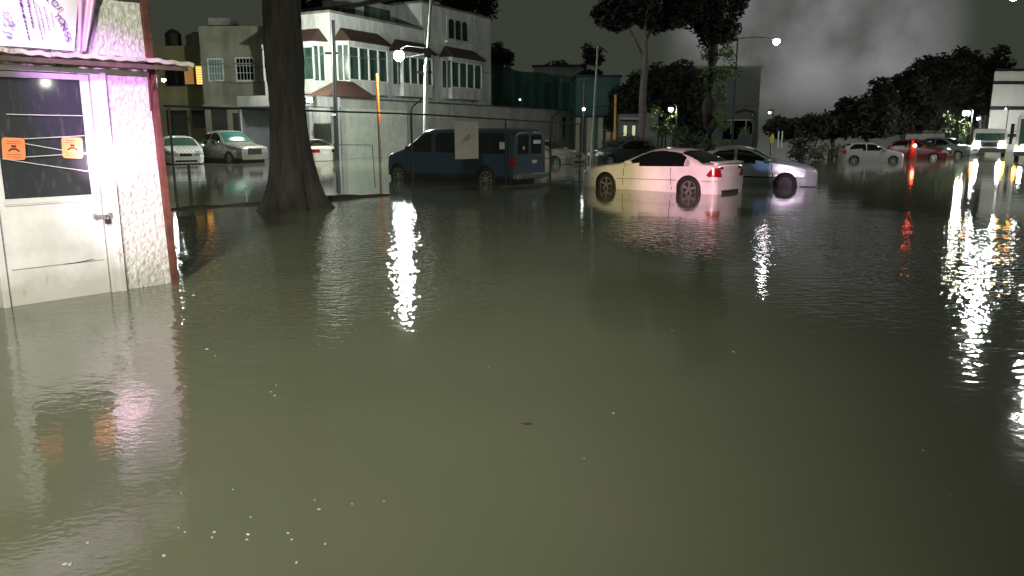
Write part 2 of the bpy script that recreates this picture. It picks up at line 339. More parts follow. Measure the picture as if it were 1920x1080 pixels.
rust_spots(M_metalp, 4.5, .62, (.26, .16, .10), .75); rust_spots(MATS['canopy_sheet'], 6, .56, (.20, .12, .07), .7); rust_spots(M_stucco, 2.2, .58, (.40, .37, .30), .5)
rust_spots(M_cwhite, 3.5, .60, (.42, .40, .34), .5); rust_spots(M_house, .9, .56, (.34, .34, .30), .55); rust_spots(M_wallp, .8, .54, (.22, .22, .18), .6)
tide(M_metalp, .26, (.34, .33, .29)); tide(M_stucco, .10, (.30, .29, .25), .14)
# things fixed on the door: own things (seals, padlock)
def in_booth(x, y, z): return Vector((BA[0], BA[1], 0)) + Matrix.Rotation(R(48.81), 3, 'Z') @ Vector((x, y, z))
pl_ = thing('padlock', 'small dark padlock hanging from the booth door latch', 'padlock', in_booth(1.055, -.075, .77), R(48.81))
MB().box(-.028, .028, -.012, .012, -.03, .02).build('lock_body', M_dark, pl_, bevel=.004)
MB().tube([(-.018, 0, .02), (-.018, 0, .045), (0, 0, .06), (.018, 0, .045), (.018, 0, .02)], .005, 6).build('shackle', M_chrome, pl_)
CORDG = 'cords stretched across the booth door window'
def cord(a, c, lab):
    p = [bp3(*a, -.012), bp3(*c, -.012)]
    o = in_booth(*p[0]); v = in_booth(*p[1]) - o
    ob = MB().tube([(0, 0, 0), v * .33 + Vector((0, 0, -.002)), v * .66 + Vector((0, 0, -.002)), v], .0045, 6).build('cord', M_cord); ob.location = o
    tag(ob, lab, 'cord', CORDG)
cord((12, 214), (158, 217), 'topmost pale cord crossing the booth window well above the orange seals')
cord((4, 262), (164, 254), 'pale cord running along the top edge of both orange seals')
cord((46, 269), (170, 290), 'pale cord slanting down from the left seal to behind the right seal')
cord((4, 297), (170, 286), 'pale cord rising slightly behind the lower half of both orange seals')
cord((6, 298), (172, 322), 'lowest pale cord slanting down to the right below the seals')
def seal(cxp, cyp, tilt, col, lab):
    q = bl(cxp, cyp, -.022); o = thing('closure_seal', lab, 'seal', in_booth(q[0], -.022, q[1]), R(48.81), 'orange seals on the booth window')
    T = Matrix.Rotation(tilt, 4, 'Y')
    a = .098; h = .105; c = .03; pts = []
    for (sx, sz, a0) in ((1, 1, 0), (-1, 1, 90), (-1, -1, 180), (1, -1, 270)):
        for k in range(4):
            an = R(a0 + 30 * k); pts.append((sx * (a - c) + c * math.cos(an), sz * (h - c) + c * math.sin(an)))
    m = MB(T); m.prism(pts, 0, .003); m.build('seal_sheet', col, o)
    dk = mat('seal_print', (.30, .06, .02), .6, var=.2)
    m = MB(T)
    for z, w_ in ((.07, .055), (.048, .062), (-.055, .062), (-.078, .06)):
        x = -w_
        while x < w_: 
            ww = random.uniform(.008, .018); m.box(x, min(x + ww, w_), -.001, 0, z - .004, z + .004); x += ww + .004
    m.build('printed_line', dk, o)
    dk2 = mat('seal_emblem_ink', (.07, .02, .01), .6, var=.2)
    m = MB(T); pr = []
    for k in range(9): an = R(180 * k / 8); pr.append((.05 * math.cos(an), -.028 + .036 * math.sin(an)))
    for k in range(8, -1, -1): an = R(180 * k / 8); pr.append((.034 * math.cos(an), -.028 + .018 * math.sin(an)))
    m.prism(pr, -.001, 0); m.box(-.022, .022, -.001, 0, .012, .034); m.build('emblem', dk2, o)
seal(26, 279, R(3), mat('seal_orange', (.85, .25, .10), .5, var=.1), 'left of the two orange seals, more reddish, on the booth window')
seal(136, 277, R(3), mat('seal_amber', (.88, .38, .13), .5, var=.1), 'right of the two orange seals, more yellowish, beside the door frame')
# banner on the parapet
ban = thing('vinyl_banner', 'white printed vinyl banner lying against the booth parapet above the canopy', 'banner', in_booth(0, -.03, 2.45), R(48.81))
M_vinyl = mat('vinyl', (.78, .74, .80), .4, var=.1, scale=5)
m = MB(); nu, nv = 50, 20
xl = -1.4
for j in range(nv + 1):
    for i in range(nu + 1):
        u = i / nu; v_ = j / nv; xr = 1.02 - .10 * (1 - v_) 
        x = xl + (xr - xl) * u
        m.v.append((x, -.02 + .012 * math.sin(x * 9 + v_ * 2) + .008 * noise.noise(Vector((x * 4, v_ * 3, 5))) , .03 + .62 * v_))
for j in range(nv):
    for i in range(nu): m.f.append((j*(nu+1) + i, j*(nu+1) + i + 1, (j+1)*(nu+1) + i + 1, (j+1)*(nu+1) + i))
m.build('sheet', M_vinyl, ban, smooth=True)
m = MB(); n2 = 14
for j in range(nv + 1):
    for i in range(n2 + 1):
        u = i / n2; v_ = j / nv
        x0_ = .94 + .06 * v_; x1_ = 1.02 + .17 * v_
        m.v.append((x0_ + (x1_ - x0_) * u, -.045 - .02 * math.sin(u * 3 * math.pi) - .02 * v_, .03 + .62 * v_))
for j in range(nv):
    for i in range(n2): m.f.append((j*(n2+1) + i, j*(n2+1) + i + 1, (j+1)*(n2+1) + i + 1, (j+1)*(n2+1) + i))
m.build('folded_hem', mat('pink_vinyl', (.72, .42, .74), .35, var=.15, scale=8), ban, smooth=True)
ink = mat('purple_ink', (.10, .03, .22), .5, var=.1)
def text_mesh(name, body, size, T, mt, parent):
    cu = bpy.data.curves.new('t', 'FONT'); cu.body = body; cu.size = size; cu.extrude = .0015; cu.align_x = 'CENTER'; cu.align_y = 'CENTER'
    to = bpy.data.objects.new('t', cu); COL.objects.link(to)
    dg = bpy.context.evaluated_depsgraph_get(); me = bpy.data.meshes.new_from_object(to.evaluated_get(dg))
    me.transform(T); me.materials.clear(); me.materials.append(mt)
    bpy.data.objects.remove(to)
    o = bpy.data.objects.new(name, me); COL.objects.link(o); o.parent = parent; return o
def ban_pt(px, py): q = bl(px, py, -.075); return q[0], q[1] - 2.45
for ch, px, py in (('C', 89, -4), ('O', 102, 7), ('I', 111, 16), ('Y', 107, 30), ('O', 115, 40), ('N', 119, 52), ('S', 125, 65), ('S', 127, 74)):
    x, z = ban_pt(px, py)
    text_mesh('banner_letter', ch, .085, Matrix.Translation((x, -.05, z)) @ Matrix.Rotation(R(90), 4, 'X') @ Matrix.Rotation(R(-58), 4, 'Z'), ink, ban)
m = MB()
for (xa, ya, xb, yb, w_) in ((36, -6, 55, 76, .02), (50, -6, 62, 52, .018), (62, 0, 80, 76, .009), (72, 10, 84, 62, .008), (82, 12, 92, 56, .008), (95, 22, 101, 52, .007)):
    t_ = 0
    L_ = math.hypot(xb - xa, yb - ya)
    while t_ < 1:
        dl = random.uniform(.04, .12); 
        a = ban_pt(xa + (xb - xa) * t_, ya + (yb - ya) * t_); c = ban_pt(xa + (xb - xa) * min(1, t_ + dl), ya + (yb - ya) * min(1, t_ + dl))
        w2 = w_ * random.uniform(.5, 1)
        m.add([(a[0] - w2/2, -.047, a[1]), (a[0] + w2/2, -.047, a[1]), (c[0] + w2/2, -.047, c[1]), (c[0] - w2/2, -.047, c[1])], [(0,1,2,3)])
        t_ += dl + random.uniform(.02, .05)
m.build('printed_line', ink, ban)
m = MB()
for k in range(26):
    px = random.uniform(0, 22); py = random.uniform(22, 72); a = ban_pt(px, py); w_ = random.uniform(.01, .04)
    m.add([(a[0], -.047, a[1]), (a[0] + w_, -.047, a[1] - w_ * .5), (a[0] + w_, -.047, a[1] - w_ * .5 + .008), (a[0], -.047, a[1] + .008)], [(0,1,2,3)])
m.build('printed_motif', mat('violet_ink', (.3, .25, .6), .5), ban)

# ------------------------------------------------------------------ chain-link fence
FA = Vector((-7.3, 17.1, 0)); FR = math.atan2(.696, .718)
fence = thing('chain_link_fence', 'chain link fence with dark steel posts standing in the water before the van', 'fence', FA, FR)
FL = 13.4
m = MB(); hh = 2.0; pitch = .085; k = -hh
def wire(a, c, r=.0017):
    a = Vector(a); c = Vector(c); d = (c - a).normalized(); u = d.cross(Vector((0, 1, 0))).normalized() * r; w_ = Vector((0, r, 0))
    m.add([a + u, a - u + w_, a - u - w_, c + u, c - u + w_, c - u - w_], [(0,1,4,3), (1,2,5,4), (2,0,3,5)])
while k < FL:
    a = max(k, 0); c = min(k + hh, FL)
    if c > a:
        wire((a, .03, .05 + a - k), (c, .03, .05 + c - k)); wire((a, .036, .05 + hh - (a - k)), (c, .036, .05 + hh - (c - k)))
    k += pitch
m.build('wire_mesh', mat('mesh_wire', (.09, .10, .09), .6, var=.3), fence)
hr = lambda s_: 2.18 - .30 * max(0, s_ - 7) / 6.4
MB().tube([(-.2, 0, 2.22), (2, 0, 2.19), (5, 0, 2.16), (7, 0, 2.13), (10, 0, 2.03), (FL, 0, hr(FL) + .03)], .022, 8).build('top_rail', M_dark, fence)
for s_ in (-.1, 2.6, 6.35, 9.9, 13.35):
    MB().tube([(s_, 0, -.22), (s_, 0, hr(s_))], .028, 8).build('fence_post', M_dark, fence)
for s_ in (6.35, 11.9):
    if s_ > 11: MB().tube([(s_, 0, -.22), (s_, 0, 1.95)], .028, 8).build('fence_post', M_dark, fence)
    MB().tube([(s_, 0, hr(s_) - .05), (s_ + .03, -.02, hr(s_) + .15), (s_ + .25, -.2, hr(s_) + .38)], .02, 8).build('bent_arm', M_dark, fence)
# frame of a gate seen through the mesh
MB().tube([(2.3 + 1.6, .06, 1.35), (5.1, .06, 1.33), (5.15, .06, .2)], .012, 6).build('gate_frame', M_dark, fence)
# muddy kerb at the foot of the fence
m = MB(); nn = 120
for i in range(nn + 1):
    x = -.6 + (FL + .8) * i / nn; h = .045 + .05 * noise.noise(Vector((x * 1.3, 0, 3))) + (.10 * math.exp(-((x - 3.1) / 1.1) ** 2))
    if 5.6 < x < 9.5: h = -.03
    w_ = .07 + .45 * math.exp(-((x - 3.1) / .8) ** 2)
    for (y, z) in ((-w_, -.22), (-w_ * .5, h * .7), (0, h), (w_ * .5, h * .7), (w_, -.22)): m.v.append((x, y, z))
for i in range(nn):
    for k in range(4): m.f.append((i*5 + k, (i+1)*5 + k, (i+1)*5 + k + 1, i*5 + k + 1))
kb = m.build('kerb', M_mud, None, smooth=True); kb.location = FA; kb.rotation_euler = (0, 0, FR); kb['kind'] = 'structure'
# sign sheet tied to the fence
q = Matrix.Rotation(FR, 3, 'Z')
sg = thing('fence_sign', 'faded grey sheet with a smudged mark tied to the fence before the van', 'sign', FA + q @ Vector((8.29, -.05, 0)), FR)
MB().box(-.45, .45, -.006, .006, .89, 1.97).build('sheet', mat('faded_board', (.40, .38, .34), .7, var=.15, scale=3), sg, bevel=.004)
m = MB()
for k in range(9):
    a = random.uniform(-.1, .08); z = 1.42 + .16 * k / 9
    m.add([(a - .09, -.008, z - .05), (a - .06, -.008, z - .06), (a + .09, -.008, z + .05), (a + .07, -.008, z + .06)], [(0,1,2,3)])
m.build('smudged_mark', mat('smudge', (.2, .19, .18), .8), sg)
m = MB(); m.tube([(0, 0, -.22), (0, 0, .95)], .035, 8); ob = m.build('stub_post', M_dark); ob.location = (GX(360, 17.6), 17.6, 0)
tag(ob, 'short dark stub post in the water between the booth and the big tree', 'post')

# ------------------------------------------------------------------ trees
def leaves(m, clumps, n, size, rng):
    for (c, r) in clumps:
        k = int(n * r * r)
        for _ in range(k):
            d = Vector((rng.gauss(0, 1), rng.gauss(0, 1), rng.gauss(0, 1))).normalized() * r * (rng.random() ** .45)
            d.z *= .8; p = Vector(c) + d
            a = Vector((rng.gauss(0, 1), rng.gauss(0, 1), rng.gauss(0, .6))).normalized(); b_ = a.orthogonal().normalized()
            s_ = size * rng.uniform(.6, 1.3)
            m.add([p - a * s_, p + b_ * s_ * .5, p + a * s_, p - b_ * s_ * .5], [(0, 1, 2, 3)])
def tree(name, x, y, h, tr, crown, label, leafm, n=90, size=.16, lean=(0, 0), seed=1, group=None, limbs=5, clump_r=(.6, 1.2), nc=26, trunkm=None):
    rng = random.Random(seed)
    o = thing(name, label, 'tree', (x, y, 0), 0, group)
    cx, cy, cz, rx, ry, rz = crown
    top = Vector((cx, cy, cz)); pts = []; rad = []
    for i in range(9):
        t_ = i / 8; p = Vector((0, 0, -.22)).lerp(top, t_); p += Vector((noise.noise(Vector((t_ * 3, seed, 0))), noise.noise(Vector((t_ * 3, 0, seed))), 0)) * tr * 1.5 * math.sin(math.pi * t_)
        pts.append(p); rad.append(tr * (1 - .6 * t_) * (1.35 if i == 0 else 1))
    m = MB(); m.tube(pts, rad, 10)
    cl = []
    for k in range(nc):
        d = Vector((rng.uniform(-1, 1), rng.uniform(-1, 1), rng.uniform(-1, 1)))
        if d.length > 1: d.normalize()
        cl.append((Vector((cx + d.x * rx, cy + d.y * ry, cz + d.z * rz)), rng.uniform(*clump_r)))
    for k in range(limbs):
        a = pts[5 + k % 3]; e = cl[k][0]; m.tube([a, a.lerp(e, .5) + Vector((0, 0, .2)), e], [tr * .35, tr * .2, tr * .08], 6)
    m.build('trunk', trunkm or M_bark, o, smooth=True)
    m = MB(); leaves(m, cl, n, size, rng); m.build('crown', leafm, o)
    return o
# the big trunk in the foreground
bx, by = GX(548, 17.3), 17.3
bt = thing('large_tree', 'massive dark tree trunk with flared roots rising from the water by the fence', 'tree', (bx, by, 0))
m = MB(); nz, na = 230, 150
def tc_(z):   # trunk centre offset in x following the photo
    return .02 * math.sin(z * 1.4) + .01
for i in range(nz + 1):
    z = -.22 + 10.5 * (i / nz) ** 1.5
    base = .365 + .035 * max(0, 2.5 - z) + .03 * min(1, max(0, z - 2.6))
    fl = .50 * math.exp(-(z + .15) / .42) + .10 * math.exp(-(z) / 1.2)
    for k in range(na):
        a = 2 * math.pi * k / na
        r = base + fl * (.72 + .30 * math.sin(a * 5 + 1.1) + .22 * math.sin(a * 3) + .2 * noise.noise(Vector((math.cos(a) * 3, math.sin(a) * 3, 7)))) + .05 * noise.noise(Vector((math.cos(a) * 2, math.sin(a) * 2, z * .8))) - .045 * abs(noise.noise(Vector((math.cos(a) * 8, math.sin(a) * 8, z * 1.1)))) + .012 * noise.noise(Vector((math.cos(a) * 22, math.sin(a) * 22, z * 6)))
        m.v.append((tc_(z) + r * math.cos(a), r * math.sin(a), z))
for i in range(nz):
    for k in range(na): m.f.append((i*na + k, i*na + (k+1) % na, (i+1)*na + (k+1) % na, (i+1)*na + k))
m.build('trunk', M_bark, bt, smooth=True)
m = MB(); rng = random.Random(4)
cl = [(Vector((rng.uniform(-4, 4), rng.uniform(-3, 4), rng.uniform(10.2, 14))), rng.uniform(.8, 1.4)) for _ in range(26)]
leaves(m, cl, 60, .2, rng); m.build('crown', M_leafdark, bt)

tree('broadleaf_tree', GX(1203, 50, 2), 50, 9, .30, (.15, 0, 9.6, 3.1, 2.5, 1.6), 'slender tall tree with drooping dark crown behind the white coupe', M_leafdark, n=420, size=.24, seed=11, nc=36, clump_r=(.6, 1.15), trunkm=mat('grey_bark', (.11, .09, .09), .9, var=.4, scale=4))
o = tree('vine_tree', GX(1326, 40, 2), 40, 9, .42, (.2, 0, 8.4, 1.15, 1.2, 2.4), 'thick tall trunk overgrown with hanging vines, right of the slender tree', M_leafdark, n=420, size=.17, seed=5, nc=34, clump_r=(.45, .9))
rng = random.Random(9); m = MB(); cl = []
for k in range(46):
    z = rng.uniform(.4, 7.5); cl.append((Vector((.15 + rng.gauss(0, .5) + .25, rng.gauss(-.2, .35), z)), rng.uniform(.22, .5)))
leaves(m, cl, 300, .10, rng); m.build('vine_foliage', mat('vine_leaf', (.10, .19, .04), .6, var=.6, scale=1.2), o)
DG = 'dark trees beyond the flooded lot'
specs = [  # px, Y, top y px, half width m, label
 (1185, 66, 160, 2.6, 'dark tree just right of the thin orange post'),
 (1230, 66, 122, 2.8, 'tall dark block of foliage behind the slender tree trunk'),
 (1275, 66, 118, 2.3, 'dark tree with flat top left of the grey building'),
 (1500, 62, 225, 2.6, 'low dark tree behind the silver sedan bonnet'),
 (1560, 66, 215, 3.0, 'low dark tree behind the tail of the pale hatchback'),
 (1625, 66, 178, 3.2, 'dark tree directly above the pale hatchback'),
 (1690, 68, 135, 3.6, 'dark tree above the red warning light'),
 (1750, 68, 95, 3.8, 'tall dark tree above the red car'),
 (1815, 70, 62, 3.2, 'tallest dark tree, beside the white warehouse'),
 (935, 92, 78, 1.7, 'round dark tree right behind the corner of the white house'),
 (1036, 100, 100, 1.8, 'small pointed tree above the pale roof by the green fence'),
]
for i, (px, Y, ty, hw, lab) in enumerate(specs):
    top = P(px, ty, Y).z
    low = 1.2 if top < 9 else 1.6
    cz = (top + low) / 2; rz = (top - low) / 2 - .4
    tree('dark_tree', GX(px, Y), Y, top, .22, (0, 0, cz, hw * .8, 1.6, max(rz, .5)), lab, M_leafdark, n=170, size=.25, seed=20 + i, group=DG, nc=int(20 + 8 * rz), clump_r=(.7, 1.15))
for px, Y, ty, hw, lab in ((1098, 88, 76, .9, 'column shaped cypress behind the pale roof'), (1118, 88, 84, .45, 'thin cypress close beside the silver lamp pole')):
    top = P(px, ty, Y).z
    tree('cypress', GX(px, Y), Y, top, .18, (0, 0, top * .62, hw * .6, .6, top * .34), lab, M_leafdark, n=160, size=.2, seed=int(px), group='cypresses behind the pale roof', nc=26, clump_r=(.4, .75))
for px, Y, lab, dx_ in ((745, 78, 'dark tree crown showing above the left part of the white house roof', 3.0), (880, 84, 'dark tree crown rising above the right end of the white house', 3.0), (600, 74, 'dark tree crown directly beside the big trunk above the house roof', 2.6)):
    tree('tall_tree', GX(px, Y), Y, 15, .35, (0, 0, 14.3 if px > 650 else 13.6, dx_, 2, 1.6), lab, M_leafdark, n=80, size=.3, seed=int(px), group='tree crowns behind the white house', nc=22, clump_r=(.8, 1.3))
# low shrubs
for i, (px, Y, h, w_, lab, mm) in enumerate(((1160, 46, 1.7, 1.3, 'dark shrub left of the slender tree foot', M_leafdark), (1245, 44, 2.3, 1.5, 'bushy green shrub under the bright lamp behind the coupe', M_leaf), (1290, 43, 1.8, 1.2, 'green shrub at the foot of the vine covered trunk', M_leaf),
        (1503, 40, 1.9, .7, 'dark pointed shrub behind the silver sedan bonnet', M_leafdark), (1552, 47, 1.0, 1.5, 'low yellowish green shrub left of the pale hatchback', mat('leaf_olive', (.09, .09, .02), .7, var=.5, scale=2)), (1790, 58, 3.4, 1.2, 'leafy bush between the red car and the lorry', M_leaf))):
    o = thing('shrub', lab, 'shrub', (GX(px, Y), Y, 0), 0, 'shrubs along the far edge of the lot'); rng = random.Random(50 + i)
    MB().tube([(0, 0, -.22), (.05, 0, h * .4), (0, 0, h * .8)], [.06, .05, .02], 6).build('stem', M_bark, o)
    m = MB(); leaves(m, [(Vector((rng.uniform(-w_, w_) * .7, rng.uniform(-.4, .4), rng.uniform(.15, h * .85))), rng.uniform(.25, .5)) for _ in range(22)], 260, .09, rng); m.build('foliage', mm, o)

# ------------------------------------------------------------------ white corner house
HR = math.atan2(.88, .48)
house = thing('corner_house', 'large white two storey house with brown tiled bay windows behind the street lamp', 'house', (-11.7, 52, 0), HR)
m = MB(); m.box(0, 10.3, 0, 5.7, -.22, 9.12).box(10.3, 20.6, 0, 9, -.22, 11.1); m.build('wall', M_house, house)
m = MB(); m.box(-.12, 10.3, -.12, 5.8, 9.12, 9.26).box(10.2, 20.75, -.12, 9.1, 11.1, 11.24); m.build('roof_coping', mat('stained_coping', (.22, .23, .21), .9, var=.5, scale=2), house)
ph = MB(); ph.box(5.6, 10.28, 2.5, 5.5, 9.26, 11.0); ph.build('roof_room', M_house, house)
m = MB(); m.prism([(3.0, 9.9), (10.25, 11.7), (10.25, 11.5), (3.0, 9.7)], 1.8, 7.2); m.build('sloping_roof', mat('dark_sheet', (.05, .05, .045), .8), house)
MB().box(6.6, 9.6, 2.42, 2.49, 9.6, 10.6).build('roof_window', M_greenglass, house)
M_frame = mat('white_frame', (.66, .70, .68), .5, var=.1)
def bay(T, w, z0, z1, npan, apron=.85, lab=None):
    d = .75; c = .35
    def trap(a, b_, e=0): return [(-e, 0), (c - e * .5, -d - e), (w - c + e * .5, -d - e), (w + e, 0)]
    bo = MB(T); bo.prism(trap(0, 0), z0 - apron, z0, 'z')
    f = bo.build('bay_window', M_house, house)
    hd_ = MB(T); hd_.prism(trap(0, 0, .06), z1, z1 + .28, 'z'); hd_.build('bay_head', M_house, f)
    g_ = MB(T); g_.prism([(.06, 0), (c + .02, -d + .07), (w - c - .02, -d + .07), (w - .06, 0)], z0, z1, 'z'); g_.build('window_pane', M_greenglass, f)
    fr = MB(T); fr.box(c, w - c, -d - .01, -d + .06, z0, z0 + .09).box(c, w - c, -d - .01, -d + .06, z1 - .09, z1)
    for k in range(npan + 1):
        x = c + (w - 2 * c) * k / npan; fr.box(x - .05, x + .05, -d - .015, -d + .07, z0 + .09, z1 - .09)
    for (xa, xb) in ((c, 0), (w - c, w)):
        x = (xa + xb) / 2; fr.box(x - .04, x + .04, -d * .5 - .06, -d * .5 + .02, z0, z1)
    fr.box(-.03, .05, -.08, .0, z0, z1).box(w - .05, w + .03, -.08, 0, z0, z1)
    fr.build('window_frame', M_frame, f)
    rf = MB(T); b0 = [(-.35, -.02, z1 + .281), (c - .25, -d - .4, z1 + .281), (w - c + .25, -d - .4, z1 + .281), (w + .35, -.02, z1 + .281)]
    tp = [(.45, -.02, z1 + 1.15), (w - .45, -.02, z1 + 1.15)]
    rf.add(b0 + tp, [(0, 1, 4), (1, 2, 5, 4), (2, 3, 5), (3, 2, 1, 0), (0, 4, 5, 3)])
    rf.build('bay_roof', M_tile, f)
I4 = Matrix.Identity(4)
bay(Matrix.Translation((.55, 0, 0)), 4.75, 4.95, 7.15, 4)
bay(Matrix.Translation((6.4, 0, 0)), 4.4, 5.0, 7.0, 4)
bay(Matrix.Translation((12.8, 0, 0)), 5.3, 5.05, 7.1, 4)
bay(Matrix.Translation((0, 3.2, 0)) @ Matrix.Rotation(R(-90), 4, 'Z'), 2.7, 4.9, 7.05, 2)
bay(Matrix.Translation((0, 5.6, 0)) @ Matrix.Rotation(R(-90), 4, 'Z'), 1.9, 4.9, 7.05, 1)
f = MB().box(13.6, 16.8, -.05, -.001, 8.75, 10.55).build('arched_window_surround', M_house, house)
for k in range(3):
    x = 13.85 + k * 1.0; m = MB(); pr = [(x, 8.9), (x + .72, 8.9), (x + .72, 10.1)] + [(x + .36 + .36 * math.cos(R(a)), 10.1 + .3 * math.sin(R(a))) for a in range(20, 180, 20)] + [(x, 10.1)]
    m.prism(pr, -.09, -.051); m.build('arched_pane', M_darkglass, f)
MB().box(13.4, 17.2, -.3, -.001, 8.55, 8.7).build('window_sill', M_house, house)
for x in (17.4, 18.0): MB().tube([(x, -.06, 4), (x, -.06, 11)], .05, 6).build('drain_pipe', M_galv, house)
MB().tube([(10.45, -.1, 3.5), (10.45, -.1, 9)], .07, 6).build('drain_pipe', M_galv, house)
# small tiled porch roof and rubbish above carport
m = MB(); m.add([(-3.6, -2.9, 3.75), (1.0, -2.9, 3.75), (1.0, -1.0, 3.75), (-3.6, -1.0, 3.75), (-1.8, -1.9, 4.75), (-.2, -1.9, 4.75)], [(0,1,5,4),(1,2,5),(2,3,4,5),(3,0,4),(3,2,1,0)])
m.build('porch_roof', M_tile, house)
# ------------------------------------------------------------------ perimeter wall + carport
pw = thing('perimeter_wall', 'long stained pale boundary wall running behind the blue van', 'wall', (-10.3, 49, 0), HR)
MB().box(-.4, 36, 0, .25, -.22, 3.62).build('wall_body', M_wallp, pw)
MB().box(-.4, 36, -.06, .31, 3.62, 3.72).build('coping', mat('dark_coping', (.12, .12, .11), .9, var=.5, scale=3), pw)
for x in (6.4, 12, 18, 24, 30): MB().box(x, x + .35, -.05, -.002, -.22, 3.62).build('pilaster', M_wallp, pw)
gt_ = MB(); x = .05
while x < 6.2: gt_.box(x, x + .16, -.09, -.02, .0, 3.0); x += .2
gt_.box(.0, 6.25, -.02, -.003, 0, 3.05); gt_.build('gate', M_gate, pw)
MB().box(30.6, 33.5, -.09, -.003, -.1, 3.1).build('side_gate', mat('cream_gate', (.5, .47, .30), .6, var=.2), pw)
MB().box(31.5, 32.2, -.12, -.092, .9, 3.0).build('gate_opening', M_black, pw)
cp = thing('carport', 'open carport with a glaring floodlight under its fascia right of the big trunk', 'carport', (-10.3, 49, 0), HR)
MB().box(-4.4, -.42, 0, 4.5, 3.1, 3.7).build('roof_slab', M_house, cp)
for x in (-3.1, -.8): MB().box(x, x + .35, .1, .5, -.22, 3.1).build('column', M_house, cp)
MB().box(-4.4, -.42, 4.3, 4.48, -.22, 3.1).build('back_wall', mat('grey_shutter', (.20, .22, .25), .7, var=.2, scale=2), cp)
q = Matrix.Rotation(HR, 3, 'Z')
fl = thing('floodlight', 'glaring white floodlight fixed on the carport fascia beside the trunk', 'floodlight', Vector((-10.3, 49, 0)) + q @ Vector((-3.35, -.12, 3.42)), HR)
MB().box(-.25, .25, -.1, .1, -.12, .14).build('lamp_housing', M_dark, fl)
MB().box(-.22, .22, -.125, -.101, -.1, .12).build('lamp_glass', emitter('flood_glow', (1, 1, .95), 70), fl)
# ------------------------------------------------------------------ houses at the left
h2 = thing('beige_house', 'tall greenish beige house with two grilled windows left of the big trunk', 'house', (GX(390, 60), 60, 0))
w2 = GX(520, 60) - GX(390, 60)
MB().box(0, w2, 0, 9, -.22, 9.3).build('wall', M_beige, h2)
MB().box(0, w2, -.5, -.002, 3.35, 3.6).box(.0, w2, -.25, -.002, 6.55, 6.65).build('ledge', M_conc, h2)
def wat(px0, py0, px1, py1, Y, ox): 
    a = P(px0, py1, Y); b_ = P(px1, py0, Y); return a.x - ox, b_.x - ox, a.z, b_.z
for (a, b_, c, d, mm) in ((394, 112, 416, 150, mat('pale_teal_glass', (.16, .27, .27), .2, var=.2)), (446, 110, 474, 150, M_darkglass)):
    x0, x1, z0, z1 = wat(a, b_, c, d, 60, h2.location.x)
    f = MB().box(x0 - .1, x0, -.08, -.002, z0 - .1, z1 + .1).box(x1, x1 + .1, -.08, -.002, z0 - .1, z1 + .1).box(x0, x1, -.08, -.002, z1, z1 + .1).box(x0, x1, -.08, -.002, z0 - .1, z0).build('window', M_frame, h2)
    MB().box(x0, x1, -.03, -.003, z0, z1).build('window_pane', mm, f)
    g_ = MB()
    for k in range(1, 5): xx = x0 + (x1 - x0) * k / 5; g_.box(xx - .015, xx + .015, -.075, -.05, z0, z1)
    for k in range(1, 3): zz = z0 + (z1 - z0) * k / 3; g_.box(x0, x1, -.078, -.048, zz - .015, zz + .015)
    g_.build('window_grille', M_frame, f)
for (a, b_, c, d) in ((400, 205, 425, 262), (440, 212, 462, 268), (478, 205, 500, 262)):
    x0, x1, z0, z1 = wat(a, b_, c, d, 60, h2.location.x); MB().box(x0, x1, -.04, -.002, max(z0, -.1), z1).build('doorway', mat('dark_doorway', (.03, .035, .03), .7), h2)
MB().box(.4, 2.0, 1, 3, 9.3, 10.0).box(5, 5.6, .2, .8, 9.3, 9.9).build('roof_clutter', M_conc, h2)
h3 = thing('ochre_house', 'ochre house with one warmly lit window just right of the booth canopy', 'house', (GX(255, 64), 64, 0))
w3 = GX(391, 64) - GX(255, 64)
MB().box(0, w3, 0, 9, -.22, 8.3).build('wall', M_ochre, h3)
MB().box(0, w3, -.3, -.002, 3.3, 3.5).build('ledge', M_conc, h3)
M_litwin = mat('lit_blind', (.9, .45, .12), .6, emit=(1.0, .48, .12), estr=.0, var=0)
lw = bpy.data.materials.new('lit_window'); lw.use_nodes = True; ln_ = lw.node_tree.nodes; ll = lw.node_tree.links
lt = ln_.new('ShaderNodeTexCoord'); wv = ln_.new('ShaderNodeTexWave'); wv.bands_direction = 'Z'; wv.inputs['Scale'].default_value = 1.6; wv.inputs['Distortion'].default_value = 1.5
lr = ln_.new('ShaderNodeValToRGB'); lr.color_ramp.elements[0].color = (.30, .13, .03, 1); lr.color_ramp.elements[1].color = (1.0, .50, .12, 1)
ll.new(lt.outputs['Object'], wv.inputs['Vector']); ll.new(wv.outputs['Fac'], lr.inputs[0]); lb = ln_['Principled BSDF']
ll.new(lr.outputs[0], lb.inputs['Emission Color']); lb.inputs['Emission Strength'].default_value = 2.4; lb.inputs['Base Color'].default_value = (.3, .2, .1, 1)
for (a, b_, c, d, mm) in ((314, 124, 330, 160, M_darkglass), (333, 124, 343, 160, M_darkglass), (347, 124, 365, 158, mat('amber_blind', (.3, .2, .08), .6, emit=(.8, .42, .12), estr=.35, var=.3)), (367, 124, 386, 158, lw)):
    x0, x1, z0, z1 = wat(a, b_, c, d, 64, h3.location.x)
    f = MB().box(x0 - .08, x0, -.1, -.002, z0 - .08, z1 + .08).box(x1, x1 + .08, -.1, -.002, z0 - .08, z1 + .08).box(x0, x1, -.1, -.002, z1, z1 + .08).box(x0, x1, -.1, -.002, z0 - .08, z0).build('window', M_dark, h3)
    MB().box(x0, x1, -.03, -.003, z0, z1).build('window_pane', mm, f)
for (a, b_, c, d) in ((316, 205, 350, 262), (362, 200, 384, 240)):
    x0, x1, z0, z1 = wat(a, b_, c, d, 64, h3.location.x); MB().box(x0, x1, -.04, -.002, max(z0, -.1), z1).build('doorway', MATS['dark_doorway'], h3)
